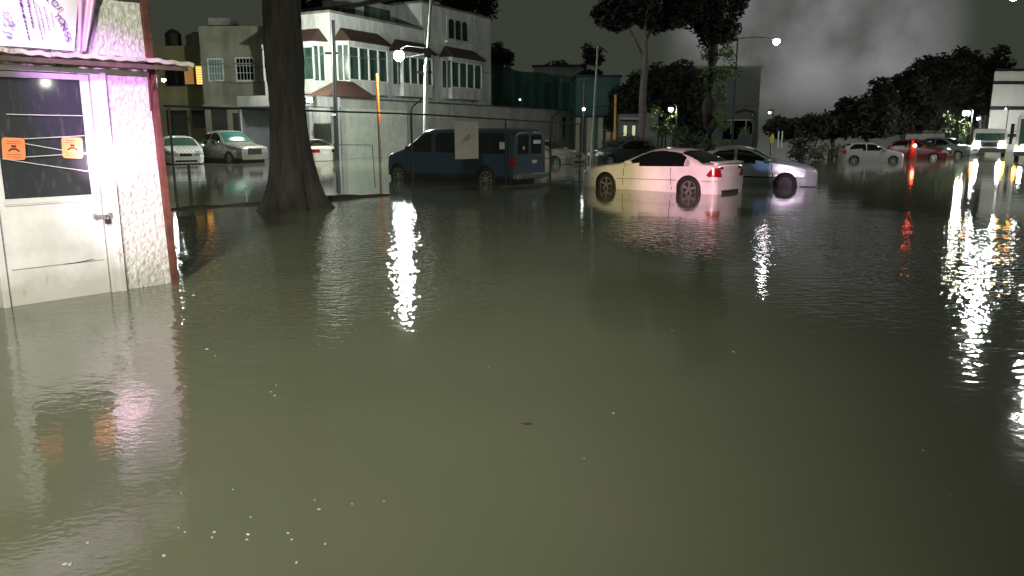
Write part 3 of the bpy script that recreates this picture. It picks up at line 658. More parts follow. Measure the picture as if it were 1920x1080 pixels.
for px, r_, h, lab in ((326, .62, 1.35, 'black plastic water tank on the ochre house roof'), (369, .8, 1.1, 'wide grey water tank on the ochre house roof edge')):
    o = thing('water_tank', lab, 'water tank', (GX(px, 65.5, 8.5), 65.5, 8.3))
    MB().tube([(0, 0, 0), (0, 0, h * .8), (0, 0, h)], [r_, r_, r_ * .55], 18).build('tank_body', M_dark if px < 340 else M_conc, o)
    MB().tube([(0, 0, h), (0, 0, h + .1)], r_ * .3, 12).build('tank_lid', M_black, o)
# ------------------------------------------------------------------ green fence building, pale roof, blue building, grey building
gb_ = thing('green_building', 'low building screened with dark green sheeting right of the white house', 'building', (GX(917, 84), 84, 0), R(-3))
wg = GX(1079, 84) - GX(917, 84)
gz0 = P(1000, 133, 84).z
m = MB(); nn = 60
for i in range(nn + 1):
    x = wg * i / nn; top = gz0 + .6 - 1.5 * (i / nn) + .12 * math.sin(x * 1.4); y = .12 * math.sin(x * 3.1)
    m.v += [(x, y, -.1), (x, y, top), (x, y + .1, top), (x, y + .1, -.1)]
for i in range(nn):
    for k in range(4): m.f.append((i*4 + k, (i+1)*4 + k, (i+1)*4 + (k+1) % 4, i*4 + (k+1) % 4))
m.build('green_sheeting', M_green, gb_)
MB().box(0, wg, .6, 8, -.22, gz0 - 1.2).build('wall', M_conc, gb_)
pr_ = thing('pale_roofed_shed', 'shed with pale sheet wall showing above the green sheeting', 'shed', (GX(1000, 96), 96, 0), R(-6))
ws_ = GX(1092, 96) - GX(1000, 96); zt = P(1040, 124, 96).z
MB().box(0, ws_, 0, 6, -.22, zt - .1).build('wall', mat('pale_sheet', (.34, .35, .34), .7, var=.2, scale=.7), pr_)
MB().box(-.2, ws_ + .2, -.3, 6.2, zt - .098, zt + .12).build('roof', M_dark, pr_)
bb = thing('blue_building', 'bluish building front with pale columns behind the silver lamp pole', 'building', (GX(1079, 74), 74, 0))
wb = GX(1160, 74) - GX(1079, 74); zb_ = P(1100, 145, 74).z
MB().box(0, wb, 0, 6, -.22, zb_).build('wall', M_blue, bb)
MB().box(-.1, wb + .1, -.3, 6, zb_ + .002, zb_ + .2).box(0, wb, -.4, -.003, 2.9, 3.1).build('cornice', M_dark, bb)
for k, px in enumerate((1083, 1104, 1125, 1140)):
    x = GX(px, 74, 1) - bb.location.x; MB().box(x - .22, x + .22, -.35, -.003, -.22, 2.9).build('column', mat('cream_column', (.5, .5, .38), .7, var=.2), bb)
x = GX(1148, 74, 2) - bb.location.x; MB().box(x, x + .5, -.06, -.003, .6, 2.4).build('doorway', mat('lit_doorway', (.2, .1, .05), .7, emit=(.6, .28, .1), estr=.12), bb)
gy = thing('grey_building', 'dim grey flat fronted building behind the vine covered trunk', 'building', (GX(1293, 72), 72, 0))
wy = GX(1418, 72) - GX(1293, 72); zy = P(1350, 128, 72).z
MB().box(0, wy, 0, 8, -.22, zy).build('wall', mat('grey_render', (.24, .25, .24), .85, var=.3, scale=.5), gy)
MB().box(-.1, wy + .1, -.22, 8, zy + .002, zy + .2).box(0, wy, -.2, -.003, 4.0, 4.15).build('cornice', M_conc, gy)
for px in (1398, 1370, 1310):
    x = GX(px, 72, 2) - gy.location.x
    f = MB().box(x - .7, x + .7, -.06, -.002, .9 if px != 1398 else 1.4, 2.6).build('window', M_darkglass, gy)
    x_ = x; MB().box(x_ - .72, x_ + .72, -.09, -.061, 2.6, 2.7).box(x_ - .03, x_ + .03, -.09, -.061, 1.4, 2.6).build('window_frame', M_frame, f)
dh_ = thing('small_kiosk', 'small house front with two lit slots behind the slender tree', 'building', (GX(1160, 63), 63, 0))
wd = GX(1232, 63) - GX(1160, 63)
MB().box(0, wd, 0, 3, -.22, 3.0).build('wall', mat('kiosk_render', (.12, .13, .13), .8), dh_)
MB().box(-.1, wd * .5, -.9, -.002, 2.55, 2.7).build('awning', M_conc, dh_)
for px in (1172, 1188):
    x = GX(px, 63, 1.5) - dh_.location.x; MB().box(x - .12, x + .12, -.04, -.002, 1.3, 2.1).build('lit_slot', emitter('slot_glow', (.75, .75, .5), .5), dh_)
# warehouse at right
wh = thing('warehouse', 'white panelled warehouse with dark horizontal bands at the right edge', 'warehouse', (GX(1853, 66, 2), 66, 0), R(4))
MB().prism([(0, 0), (16, 0), (25, 14), (9.5, 14)], -.22, 6.5, 'z').build('wall', mat('white_panel', (.62, .63, .60), .6, var=.15, scale=.4), wh)
zz = [P(1890, y, 66).z for y in (130, 152, 158, 199, 206, 251, 257)]
MB().box(-.1, 16.1, -.08, -.003, zz[2], zz[1]).box(-.1, 16.1, -.08, -.003, zz[4], zz[3]).box(-.1, 16.1, -.08, -.003, zz[6], zz[5]).build('dark_band', M_dark, wh)
MB().prism([(-.1, -.3), (16.1, -.3), (25.1, 14.1), (9.4, 14.1)], 6.502, 6.7, 'z').build('roof', M_dark, wh)

# ------------------------------------------------------------------ poles and lamps
LG = 'lamp posts around the lot'
def globe(o, p, r, col, s, name): MB().sphere(p, r).build('lamp_bulb', emitter(name, col, s), o)
sl = P(748, 103, 40.5); px_ = P(803, 60, 40.5).x
o = thing('street_lamp', 'street lamp burning white on an arm before the white house, pole white below', 'street lamp', (GX(797, 40.5), 40.5, 0), 0, LG)
ox = o.location.x
MB().tube([(0, 0, -.22), (P(799, 122, 40.5).x - ox, 0, P(799, 122, 40.5).z)], [.13, .11], 12).build('painted_pole', mat('white_pole_paint', (.75, .76, .68), .6, var=.15), o)
m = MB(); m.tube([(P(800, 122, 40.5).x - ox, 0, P(799, 122, 40.5).z), (P(809, -10, 40.5).x - ox, 0, P(809, -10, 40.5).z)], [.09, .07], 10); m.build('upper_pole', M_conc, o)
zc = P(800, 90, 40.5).z
m = MB(); m.tube([(P(801, 90, 40.5).x - ox, 0, zc), (sl.x - ox + .4, 0, zc + .12), (sl.x - ox, 0, sl.z + .26)], .03, 8); m.build('arm', M_dark, o)
MB().tube([(sl.x - ox, 0, sl.z + .17), (sl.x - ox, 0, sl.z + .30)], [.16, .06], 12).build('lamp_hood', M_dark, o)
globe(o, (sl.x - ox, 0, sl.z - .05), .26, (.92, 1.0, .93), 1200, 'street_glow')
MB().box(-.5 + .2, .45, -.06, .06, 4.55, 4.65).box(.0 + .1, .42, -.14, .1, 5.3, 5.75).build('crossarm', M_dark, o)
o = thing('utility_pole', 'dark utility pole with a white band before the left corner of the white house', 'utility pole', (GX(632, 45), 45, 0))
t0 = P(624, 38, 45)
MB().tube([(0, 0, -.22), (t0.x - o.location.x, 0, t0.z)], [.14, .11], 10).build('pole', M_dark, o)
zw = P(628, 215, 45).z; MB().tube([(-.03, 0, zw - .06), (-.03, 0, zw + .06)], .17, 10).build('white_band', M_white, o)
MB().box(-.4, .3, -.05, .05, 5.9, 6.0).build('crossarm', M_dark, o)
o = thing('orange_pole', 'slim pole painted bright orange on its upper half before the bay windows', 'pole', (GX(713, 41), 41, 0))
zo = P(712, 138, 41).z
MB().tube([(0, 0, -.22), (0, 0, 2.1)], .075, 10).build('lower_pole', mat('weathered_pole', (.16, .13, .07), .7, var=.4), o)
MB().tube([(0, 0, 2.1), (-.03, 0, zo)], [.085, .07], 10).build('upper_pole', M_orange, o)
o = thing('silver_lamp_pole', 'tall thin silver pole standing between the van and the white coupe', 'pole', (GX(1108, 38), 38, 0))
a = P(1121, 85, 38); MB().tube([(0, 0, -.22), (a.x - o.location.x, 0, a.z)], [.065, .04], 10).build('pole', M_conc, o)
MB().tube([(a.x - o.location.x, 0, a.z), (a.x - o.location.x + .5, .2, a.z - .3)], .03, 6).build('arm', M_dark, o)
o = thing('dark_pole', 'dark pole carrying a tiny lit lamp left of the thin silver pole', 'pole', (GX(1092, 50), 50, 0))
a = P(1096, 150, 50); MB().tube([(0, 0, -.22), (a.x - o.location.x, 0, a.z)], .09, 8).build('pole', M_dark, o)
zl = P(1094, 205, 50).z; MB().tube([(-.8, 0, zl + .35), (.1, 0, zl + .1), (2.0, 0, zl + .25)], .04, 6).build('crossarm', M_dark, o)
globe(o, (P(1094, 205, 50).x - o.location.x, -.22, zl), .09, (1, 1, .9), 12, 'small_glow')
o = thing('orange_post', 'short thin post glowing orange left of the dark tree block', 'post', (GX(1152, 60), 60, 0))
a = P(1154, 178, 60); MB().tube([(0, 0, -.22), (a.x - o.location.x, 0, a.z)], .09, 8).build('pole', mat('amber_post', (.5, .25, .05), .6), o)
def lamp_post(px, py, Y, r, s, lab, col=(1, 1, .95), hood=True, h_extra=.2, polr=.06, dxp=.5, mname='lamp_glow'):
    p = P(px, py, Y); o = thing('lamp_post', lab, 'lamp post', (p.x + dxp, Y, 0), 0, LG)
    MB().tube([(0, 0, -.22), (0, 0, p.z + h_extra + .05)], [polr * 1.3, polr], 8).build('pole', M_dark, o)
    MB().tube([(0, 0, p.z + h_extra), (-dxp * .5, 0, p.z + h_extra + .12), (-dxp, 0, p.z + h_extra)], .03, 6).build('arm', M_dark, o)
    if hood: MB().tube([(-dxp, 0, p.z + r * .6), (-dxp, 0, p.z + h_extra + .04)], [r * 1.1, .06], 12).build('lamp_hood', M_dark, o)
    globe(o, (-dxp, 0, p.z), r, col, s, mname + str(px)); return o
lamp_post(1258, 205, 52, .16, 150, 'lamp burning among leaves left of the vine covered trunk', (.95, 1, .85), dxp=.4)
lamp_post(1456, 78, 58, .24, 62, 'tall lamp with a dull round globe high in the murky sky', (1, .93, 1), dxp=-2.8)
lamp_post(1443, 211, 66, .10, 20, 'tiny bluish lamp right of the dark bracket post', (.8, .95, 1), dxp=.3)
lamp_post(1812, 212, 60, .24, 420, 'bright lamp glaring through leaves left of the warehouse', (1, .98, .75), dxp=.5)
lamp_post(1834, 222, 62, .10, 60, 'small white lamp between the leafy lamp and the warehouse', (.95, .95, 1), dxp=.2)
lamp_post(1886, 204, 58, .05, 12, 'pinpoint lamp in front of the warehouse panels', (1, 1, 1), hood=False, dxp=.2, h_extra=.1, polr=.03)
lamp_post(1934, 226, 62, .22, 330, 'strong lamp just past the right edge lighting the warehouse panels', (1, 1, .97), dxp=.4)
lamp_post(307, 150, 52, .11, 420, 'lamp beside the rusty post lighting the ochre and beige houses', (.95, 1, .88), dxp=-.5)
lamp_post(975, 187, 70, .06, 14, 'tiny lamp in front of the green sheeting', (1, 1, .9), hood=False, dxp=.2, h_extra=.1, polr=.03)
# two tall lamp posts whose heads are above the frame; the water mirrors them
def tall_post(X, Y, h, lab, s, dxp=4.2):
    o = thing('tall_lamp_post', lab, 'lamp post', (X + dxp, Y, 0), 0, LG)
    MB().tube([(0, 0, -.22), (0, 0, h + .1)], [.05, .035], 10).build('pole', M_dark, o)
    MB().tube([(0, 0, h + .1), (-dxp, 0, h + .25)], .035, 6).build('arm', M_dark, o)
    MB().tube([(-dxp, 0, h + .1), (-dxp, 0, h + .3)], [.3, .1], 12).build('lamp_hood', M_dark, o)
    globe(o, (-dxp, 0, h - .1), .24, (.95, 1, .92), s, 'tall_glow')
tall_post(24.6, 40, 8.3, 'lamp on a long arm at the very top edge above the warehouse', 750)
tall_post(18.7, 26.5, 8.2, 'tall lamp post beyond the right edge, mirrored in the water', 600)
def cable(a, c, sag, lab, r=.012):
    a = Vector(a); c = Vector(c); ob = MB().tube([(c - a) * (k / 14) - Vector((0, 0, sag * 4 * (k / 14) * (1 - k / 14))) for k in range(15)], r, 5).build('overhead_cable', M_black); ob.location = a
    tag(ob, lab, 'cable', 'overhead cables across the street')
up = Vector((GX(632, 45), 45, 0)); spx = Vector((GX(797, 40.5), 40.5, 0))
cable(up + Vector((-.3, 0, 6.0)), P(392, 120, 59), .5, 'overhead cable from the dark utility pole to the beige house')
cable(up + Vector((.2, 0, 6.0)), P(806, 98, 40.5), .35, 'overhead cable between the dark utility pole and the street lamp pole')
cable(P(806, 98, 40.5), P(1096, 152, 50), .6, 'overhead cable from the street lamp pole over the green sheeting')
cable(P(398, 150, 59.8), P(497, 152, 59.8), .2, 'thin cable sagging along the beige house front')
# lit leaves round two lamps
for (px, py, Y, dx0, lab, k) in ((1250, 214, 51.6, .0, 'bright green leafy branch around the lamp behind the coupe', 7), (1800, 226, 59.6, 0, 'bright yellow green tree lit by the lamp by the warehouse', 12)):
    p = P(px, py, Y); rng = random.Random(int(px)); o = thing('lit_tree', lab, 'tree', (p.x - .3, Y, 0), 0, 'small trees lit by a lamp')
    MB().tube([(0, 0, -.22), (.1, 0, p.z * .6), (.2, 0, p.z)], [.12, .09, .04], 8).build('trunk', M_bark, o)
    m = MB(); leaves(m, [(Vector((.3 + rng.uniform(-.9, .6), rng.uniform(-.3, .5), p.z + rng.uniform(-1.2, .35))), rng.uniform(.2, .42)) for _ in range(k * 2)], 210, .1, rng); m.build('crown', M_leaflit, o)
# bracket post
o = thing('bracket_post', 'dark post with a bent arm to the left, behind the silver sedan', 'post', (GX(1412, 48, 1), 48, 0))
a = P(1416, 208, 48).z
MB().tube([(0, 0, -.22), (.1, 0, 1.5), (.05, 0, a)], [.22, .2, .17], 8).build('pole', M_dark, o)
MB().tube([(.05, 0, a - .05), (-.6, 0, a + .1), (-1.2, 0, a - .1)], [.13, .12, .08], 8).build('arm', M_dark, o)
o = thing('yellow_sign', 'small yellow board on a stand behind the silver sedan', 'sign', (GX(1447, 46, 1), 46, 0))
z0 = P(1447, 268, 46).z; z1 = P(1447, 246, 46).z
MB().tube([(0, 0, -.22), (0, 0, z0)], .03, 6).build('stand', M_galv, o)
m = MB(); m.prism([(-.08, z0), (.08, z0), (.12, (z0 + z1) / 2), (.02, z1 - .1), (-.12, z0 + .3)], -.02, .02); m.build('board', mat('yellow_paint', (.7, .6, .04), .5), o)
MB().box(.34, .4, -.02, .02, z0 - .3, z1).box(.55, .62, -.02, .02, z0 - .3, z1).build('white_stake', M_white, o)

# ------------------------------------------------------------------ vehicles
def interp(pts):
    xs = np.array([p[0] for p in pts], float); zs = np.array([p[1] for p in pts], float)
    dl = np.diff(zs) / np.diff(xs); mth = np.zeros(len(xs)); mth[0] = dl[0]; mth[-1] = dl[-1]
    for i in range(1, len(xs) - 1):
        mth[i] = 0 if dl[i-1] * dl[i] <= 0 else 2 * dl[i-1] * dl[i] / (dl[i-1] + dl[i])
    def f(x):
        x = min(max(x, xs[0]), xs[-1]); i = min(int(np.searchsorted(xs, x, 'right')) - 1, len(xs) - 2); h = xs[i+1] - xs[i]; t_ = (x - xs[i]) / h
        return (2*t_**3 - 3*t_**2 + 1)*zs[i] + (t_**3 - 2*t_**2 + t_)*h*mth[i] + (-2*t_**3 + 3*t_**2)*zs[i+1] + (t_**3 - t_**2)*h*mth[i+1]
    return f
def inpoly(x, z, poly):
    c = False; n_ = len(poly)
    for i in range(n_):
        x1, z1 = poly[i]; x2, z2 = poly[i-1]
        if (z1 > z) != (z2 > z) and x < (x2 - x1) * (z - z1) / (z2 - z1) + x1: c = not c
    return c
def car(name, label, cat, spec, loc, heading, paint, sub=0.0, group='cars standing in the flood', glass=None, wind=None, scale=1):
    """spec: top, belt, sill, W, wheels(xr,xf), r, windows{name:poly}, wind(x0,x1), rear(x0,x1), lamps, e"""
    o = thing(name, label, cat, loc, heading, group); o.scale = (scale,) * 3
    top = interp(spec['top']); belt = interp(spec['belt']); xr, xf = spec['top'][0][0], spec['top'][-1][0]; Wd = spec['W']; r = spec['r']; e = spec.get('e', .5)
    Rw = r * 1.14; wz = r; hwp = interp(spec['plan'])
    xs = set(np.linspace(xr, xf, int((xf - xr) / spec.get('step', .028))).round(4))
    for w_ in spec['wheels']:
        for k in range(19): xs.add(round(w_ + Rw * math.cos(math.pi * k / 18), 4))
    xs = sorted(xs); nl, nu = spec.get('nl', 16), 26
    def zb(x):
        z = spec['sill']
        if x > xf - .5 or x < xr + .5: z = spec.get('bump', spec['sill'])
        for w_ in spec['wheels']:
            d = abs(x - w_)
            if d < Rw: z = max(z, wz + math.sqrt(Rw * Rw - d * d))
        return z
    rows = []
    for x in xs:
        zt = top(x); zs_ = min(belt(x), zt - .05); b0 = min(zb(x), zs_ - .05); hw = hwp(x)
        row = []
        for i in range(nl):
            t_ = i / nl; z = b0 + (zs_ - b0) * t_
            q_ = (z - spec['sill']) / max(.1, (zs_ - spec['sill']))
            y = hw * (1 - .055 * (1 - q_) ** 2 - .03 * q_ ** 3 + (.008 if abs(z - .52) < .03 else 0)); row.append((y, z, -1))
        h = zt - zs_; y0 = hw * .97
        for i in range(nu + 1):
            u = (math.pi / 2) * i / nu
            tum = 1 - .16 * min(1, h / .5) * math.sin(u) ** 1.3
            row.append((y0 * max(0, math.cos(u)) ** e * tum, zs_ + h * math.sin(u) ** e, u))
        rows.append(row)
    nr = nl + nu + 1
    faces = {}
    def put(key, quad): faces.setdefault(key, []).append(quad)
    def cls(x, y, z, u):
        for k_, (kind, poly) in spec['side'].items():
            if inpoly(x, z, poly) and abs(y) > .45 * Wd / 2: return k_ + ('#L' if y > 0 else '#R')
        hw = hwp(x)
        for k_, (a, c_) in (('windshield', spec['wind']), ('rear_window', spec['rear'])):
            if a < x < c_ and u > 0:
                zt = top(x); zs_ = min(belt(x), zt - .05); fr = (zt - .0 - zs_) / .5
                if abs(y) < hw * (.90 - .18 * min(1, fr)): return k_
        return 'body'
    def P3(i, j, s_): y, z, u = rows[i][j]; return (xs[i], y * s_, z)
    for s_ in (1, -1):
        for i in range(len(xs) - 1):
            for j in range(nr - 1):
                a, b_, c_, d = P3(i, j, s_), P3(i+1, j, s_), P3(i+1, j+1, s_), P3(i, j+1, s_)
                cx_ = sum(p[0] for p in (a, b_, c_, d)) / 4; cy_ = sum(p[1] for p in (a, b_, c_, d)) / 4; cz_ = sum(p[2] for p in (a, b_, c_, d)) / 4
                u = rows[i][j][2]
                q_ = (a, b_, c_, d) if s_ < 0 else (d, c_, b_, a)
                put(cls(cx_, cy_, cz_, u), q_)
    for i in (0, len(xs) - 1):                      # nose and tail caps
        for j in range(nr - 1):
            n_ = 26
            for k in range(n_):
                a0 = -1 + 2 * k / n_; a1 = -1 + 2 * (k + 1) / n_
                (y0, z0, _), (y1, z1, _) = rows[i][j], rows[i][j+1]
                q_ = [(xs[i], y0*a0, z0), (xs[i], y0*a1, z0), (xs[i], y1*a1, z1), (xs[i], y1*a0, z1)]
                cy_ = (y0 + y1) / 2 * (a0 + a1) / 2; cz_ = (z0 + z1) / 2; key = 'body'
                for k_, poly in spec.get('cap_r' if i == 0 else 'cap_f', {}).items():
                    if inpoly(cy_, cz_, poly) or (k_[0] != '=' and inpoly(-cy_, cz_, poly)): key = k_.lstrip('=') + ('' if k_[0] == '=' or 'lamp' not in k_ and 'light' not in k_ else ('#L' if cy_ > 0 else '#R'))
                put(key, tuple(q_[::-1] if i == 0 else q_))
    gm_ = {'windshield': wind or glass or M_carglass, 'rear_window': glass or M_carglass, 'side_window': glass or M_carglass, 'window_glint': M_lens, 'tail_light': M_red, 'headlight': M_lens, 'grille': M_black,
           'licence_plate': M_white, 'door_seam': M_black, 'bumper': spec.get('bumperm', paint), 'rub_strip': spec.get('rub', M_black), 'indicator': M_amber, 'lower_trim': M_black, 'rear_door_window': M_carglass}
    for key, qs in faces.items():
        nm = key.split('#')[0]; nm2 = nm.rstrip('0123456789').rstrip('_')
        idx = {}; vs = []; fs = []
        for q_ in qs:
            f_ = []
            for p in q_:
                kk = (round(p[0], 4), round(p[1], 4), round(p[2], 4))
                if kk not in idx: idx[kk] = len(vs); vs.append(p)
                if idx[kk] not in f_: f_.append(idx[kk])
            if len(f_) > 2: fs.append(tuple(f_))
        m_ = MB(); m_.v = vs; m_.f = fs; ob = m_.build(nm2, paint if nm2 == 'body' else gm_.get(nm2, M_black), o, smooth=True)
        mo = ob.modifiers.new('edges', 'EDGE_SPLIT'); mo.split_angle = R(50)
    # underbody, wheels
    MB().box(xr + .25, xf - .25, -Wd * .33, Wd * .33, .16, spec['belt'][0][1] - .15).build('underbody', M_black, o)
    for w_ in spec['wheels']:
        for s_ in (1, -1):
            y0 = s_ * (Wd / 2 - .05); m_ = MB(); yo = y0; yi = y0 - s_ * .2
            prof = [(r * .66, yi), (r * .93, yi), (r, yi + s_ * .03), (r, yo - s_ * .03), (r * .95, yo), (r * .70, yo + s_ * .0), (r * .66, yo - s_ * .03)]
            n_ = 32
            for (rr, yy) in prof:
                for k in range(n_): an = 2 * math.pi * k / n_; m_.v.append((w_ + rr * math.cos(an), yy, wz + rr * math.sin(an)))
            for a in range(len(prof) - 1):
                for k in range(n_): m_.f.append((a*n_ + k, a*n_ + (k+1) % n_, (a+1)*n_ + (k+1) % n_, (a+1)*n_ + k))
            tyre = m_.build('wheel', M_black, o, smooth=True)
            m_ = MB(); n5 = spec.get('spokes', 5); fy = yo - s_ * .02
            def disc(r0, r1, y_): 
                b_ = len(m_.v)
                for rr in (r0, r1):
                    for k in range(n_): an = 2 * math.pi * k / n_; m_.v.append((w_ + rr * math.cos(an), y_, wz + rr * math.sin(an)))
                for k in range(n_): m_.f.append((b_ + k, b_ + (k+1) % n_, b_ + n_ + (k+1) % n_, b_ + n_ + k))
            disc(r * .60, r * .70, fy); disc(0.001, r * .15, fy)
            for k in range(n5):
                an = 2 * math.pi * (k + .3) / n5; d = Vector((math.cos(an), 0, math.sin(an))); t_ = Vector((-math.sin(an), 0, math.cos(an)))
                c0 = Vector((w_, fy, wz)); a1, a2 = r * .1, r * .62; w1, w2 = r * (.075 if n5 <= 5 else .05), r * (.10 if n5 <= 5 else .05)
                m_.add([c0 + d*a1 - t_*w1, c0 + d*a1 + t_*w1, c0 + d*a2 + t_*w2, c0 + d*a2 - t_*w2], [(0, 1, 2, 3)])
            m_.build('rim', spec.get('rimm', M_rim), tyre)
            m_ = MB(); b_ = 0; disc(0.001, r * .66, fy - s_ * .06); m_.build('brake_disc', M_dark, tyre)
    for s_ in (1, -1):                               # mirrors, handles
        mx_, mz_ = spec['mirror']; y = hwp(mx_) * s_ * .93
        MB().sphere((mx_, y + s_ * .12, mz_), .11, 10, 6, .7).build('wing_mirror', spec.get('mirrorm', paint), o, smooth=True)
        for hx, hz in spec.get('handles', []): 
            yy = hwp(hx) * s_ * .985; MB().box(hx - .08, hx + .08, min(yy, yy + s_ * .02), max(yy, yy + s_ * .02), hz - .015, hz + .015).build('door_handle', spec.get('handlem', paint), o)
    return o
def seam(x0, z0, x1, z1, w_=.012):
    d = Vector((x1 - x0, z1 - z0)); nrm = Vector((-d.y, d.x)).normalized() * w_
    return [(x0 + nrm.x, z0 + nrm.y), (x1 + nrm.x, z1 + nrm.y), (x1 - nrm.x, z1 - nrm.y), (x0 - nrm.x, z0 - nrm.y)]
coupe = dict(W=1.78, r=.325, sill=.20, bump=.20, wheels=(-1.12, 1.60), e=.52, spokes=5, step=.02, nl=34,
    top=[(-2.10,.86),(-2.08,.93),(-2.03,.985),(-1.85,1.01),(-1.62,1.02),(-1.25,1.17),(-.85,1.31),(-.4,1.385),(.0,1.39),(.4,1.31),(.8,1.15),(1.2,.97),(1.7,.905),(2.15,.81),(2.36,.71),(2.43,.64),(2.45,.60)],
    belt=[(-2.10,.80),(-1.8,.93),(0,.90),(1.2,.86),(2.45,.55)],
    plan=[(-2.10,.74),(-2.03,.81),(-1.85,.865),(-1.1,.89),(1.3,.89),(2.0,.84),(2.3,.72),(2.45,.52)],
    side={'side_window': (0, [(-.97,.94),(-1.0,1.16),(-.8,1.25),(-.5,1.305),(-.1,1.325),(.2,1.285),(.5,1.17),(.82,1.0),(.86,.935)]),
          'window_glint': (0, [(-1.16,.96),(-1.13,1.05),(-1.02,1.14),(-.99,.95)]),  # pale patch painted in as a reflection on the rear side glass
          'tail_light': (0, [(-2.2,.86),(-2.2,.66),(-1.84,.67),(-1.76,.71),(-1.92,.87),(-2.05,.91)]),
          'headlight': (0, [(2.50,.70),(2.48,.58),(2.2,.58),(2.15,.67),(2.3,.74)]),
          'indicator': (0, [(2.1,.53),(2.18,.53),(2.18,.565),(2.1,.565)]),
          'door_seam1': (0, seam(-.55,.93,-.6,.28,.008)), 'door_seam2': (0, seam(.95,.93,1.0,.28,.008)),
          'rub_strip': (0, [(-.75,.535),(1.2,.515),(1.2,.535),(-.75,.555)]),
          'rub_strip2': (0, [(-2.2,.545),(-1.50,.54),(-1.50,.56),(-2.2,.565)])},
    wind=(.36, 1.12), rear=(-1.58, -.78), rub=mat('grey_moulding', (.25, .23, .23), .5),
    cap_r={'tail_light': [(.50,.66),(.76,.66),(.76,.84),(.56,.84)], '=licence_plate': [(-.2,.66),(.2,.66),(.2,.80),(-.2,.80)], '=lower_trim': [(-.5,.2),(.5,.2),(.5,.3),(-.5,.3)]},
    cap_f={'=grille': [(-.2,.5),(.2,.5),(.2,.6),(-.2,.6)]}, mirror=(.76, .98), handles=[(-.36, .83)])
def warp_x(x): return -1.1 + (x + 1.1) * .80 if x < -1.1 else (1.6 + (x - 1.6) * 1.28 if x > 1.6 else x)
for k_ in ('top', 'belt', 'plan'): coupe[k_] = [(warp_x(a), b_) for a, b_ in coupe[k_]]
coupe['side'] = {k_: (0, [(warp_x(a), b_) for a, b_ in v_[1]]) for k_, v_ in coupe['side'].items()}
coupe['rear'] = (warp_x(-1.58), -.78)
sedan = dict(W=1.74, r=.31, sill=.22, bump=.24, wheels=(-1.30, 1.34), e=.5, spokes=9,
    top=[(-2.25,.90),(-2.23,.94),(-2.18,.99),(-1.7,1.05),(-1.2,1.28),(-.7,1.42),(-.2,1.45),(.3,1.38),(.75,1.16),(1.1,.99),(1.6,.93),(2.05,.83),(2.2,.75),(2.26,.70),(2.27,.68)],
    belt=[(-2.25,.84),(-1,.93),(1,.90),(2.27,.62)],
    plan=[(-2.25,.68),(-2.1,.80),(-1.2,.87),(1.2,.87),(1.9,.82),(2.15,.72),(2.27,.60)],
    side={'side_window1': (0, [(-1.15,.97),(-.98,1.16),(-.7,1.30),(-.22,1.34),(-.22,.96)]), 'side_window2': (0, [(-.12,.96),(-.12,1.345),(.2,1.31),(.55,1.15),(.85,.97)]),
          'tail_light': (0, [(-2.3,.90),(-2.3,.68),(-1.98,.70),(-2.0,.90)]), 'headlight': (0, [(2.29,.74),(2.29,.60),(1.98,.62),(1.95,.74),(2.15,.80)]),
          'door_seam1': (0, seam(-.17,.95,-.17,.3,.01)), 'door_seam2': (0, seam(.92,.92,.98,.3,.01)), 'rub_strip': (0, [(-1.0,.50),(1.0,.49),(1.0,.525),(-1.0,.535)])},
    wind=(.35, 1.06), rear=(-1.65, -.85),
    cap_r={'tail_light': [(.38,.68),(.72,.68),(.72,.90),(.38,.90)], '=licence_plate': [(-.2,.62),(.2,.62),(.2,.76),(-.2,.76)]},
    cap_f={'headlight': [(.32,.56),(.6,.56),(.6,.70),(.32,.70)], '=grille': [(-.28,.54),(.28,.54),(.25,.68),(-.25,.68)], '=lower_trim': [(-.5,.28),(.5,.28),(.45,.38),(-.45,.38)]},
    mirror=(.78, 1.0), handles=[(-.9, .84), (.0, .84)])
hatch = dict(sedan); hatch.update(W=1.66, r=.29, wheels=(-1.22, 1.22), step=.035,
    top=[(-1.92,.95),(-1.90,1.0),(-1.83,1.1),(-1.55,1.32),(-1.2,1.43),(-.5,1.46),(.1,1.40),(.55,1.2),(.95,.99),(1.5,.90),(1.8,.80),(1.9,.72),(1.92,.68)],
    belt=[(-1.92,.86),(0,.92),(1.92,.62)], plan=[(-1.92,.66),(-1.75,.78),(-1.2,.83),(1.2,.83),(1.7,.76),(1.92,.58)],
    side={'side_window1': (0, [(-1.55,1.0),(-1.45,1.2),(-1.2,1.33),(-.55,1.35),(-.55,.97)]), 'side_window2': (0, [(-.45,.96),(-.45,1.345),(.0,1.31),(.4,1.13),(.68,.95)]),
          'tail_light': (0, [(-1.96,.95),(-1.96,.72),(-1.72,.72),(-1.76,.98)]), 'headlight': (0, [(1.95,.74),(1.95,.60),(1.68,.62),(1.65,.74),(1.8,.80)]), 'door_seam1': (0, seam(-.5,.95,-.5,.3,.01))},
    wind=(.18, .92), rear=(-1.84, -1.42), cap_r={'=licence_plate': [(-.2,.62),(.2,.62),(.2,.76),(-.2,.76)]}, cap_f=sedan['cap_f'], mirror=(.6, .98), handles=[(-.3, .84)])
M_silver = mat('silver_car_paint', (.42, .47, .46), .3, metal=.35, var=.08, scale=3, coat=.6)
def heading(dx, dy): return math.atan2(dy, dx)
GZ = -.22
def place(spec, rear_px, rear_Y, fr, side):   # locate from the near rear wheel and heading; returns loc
    pass
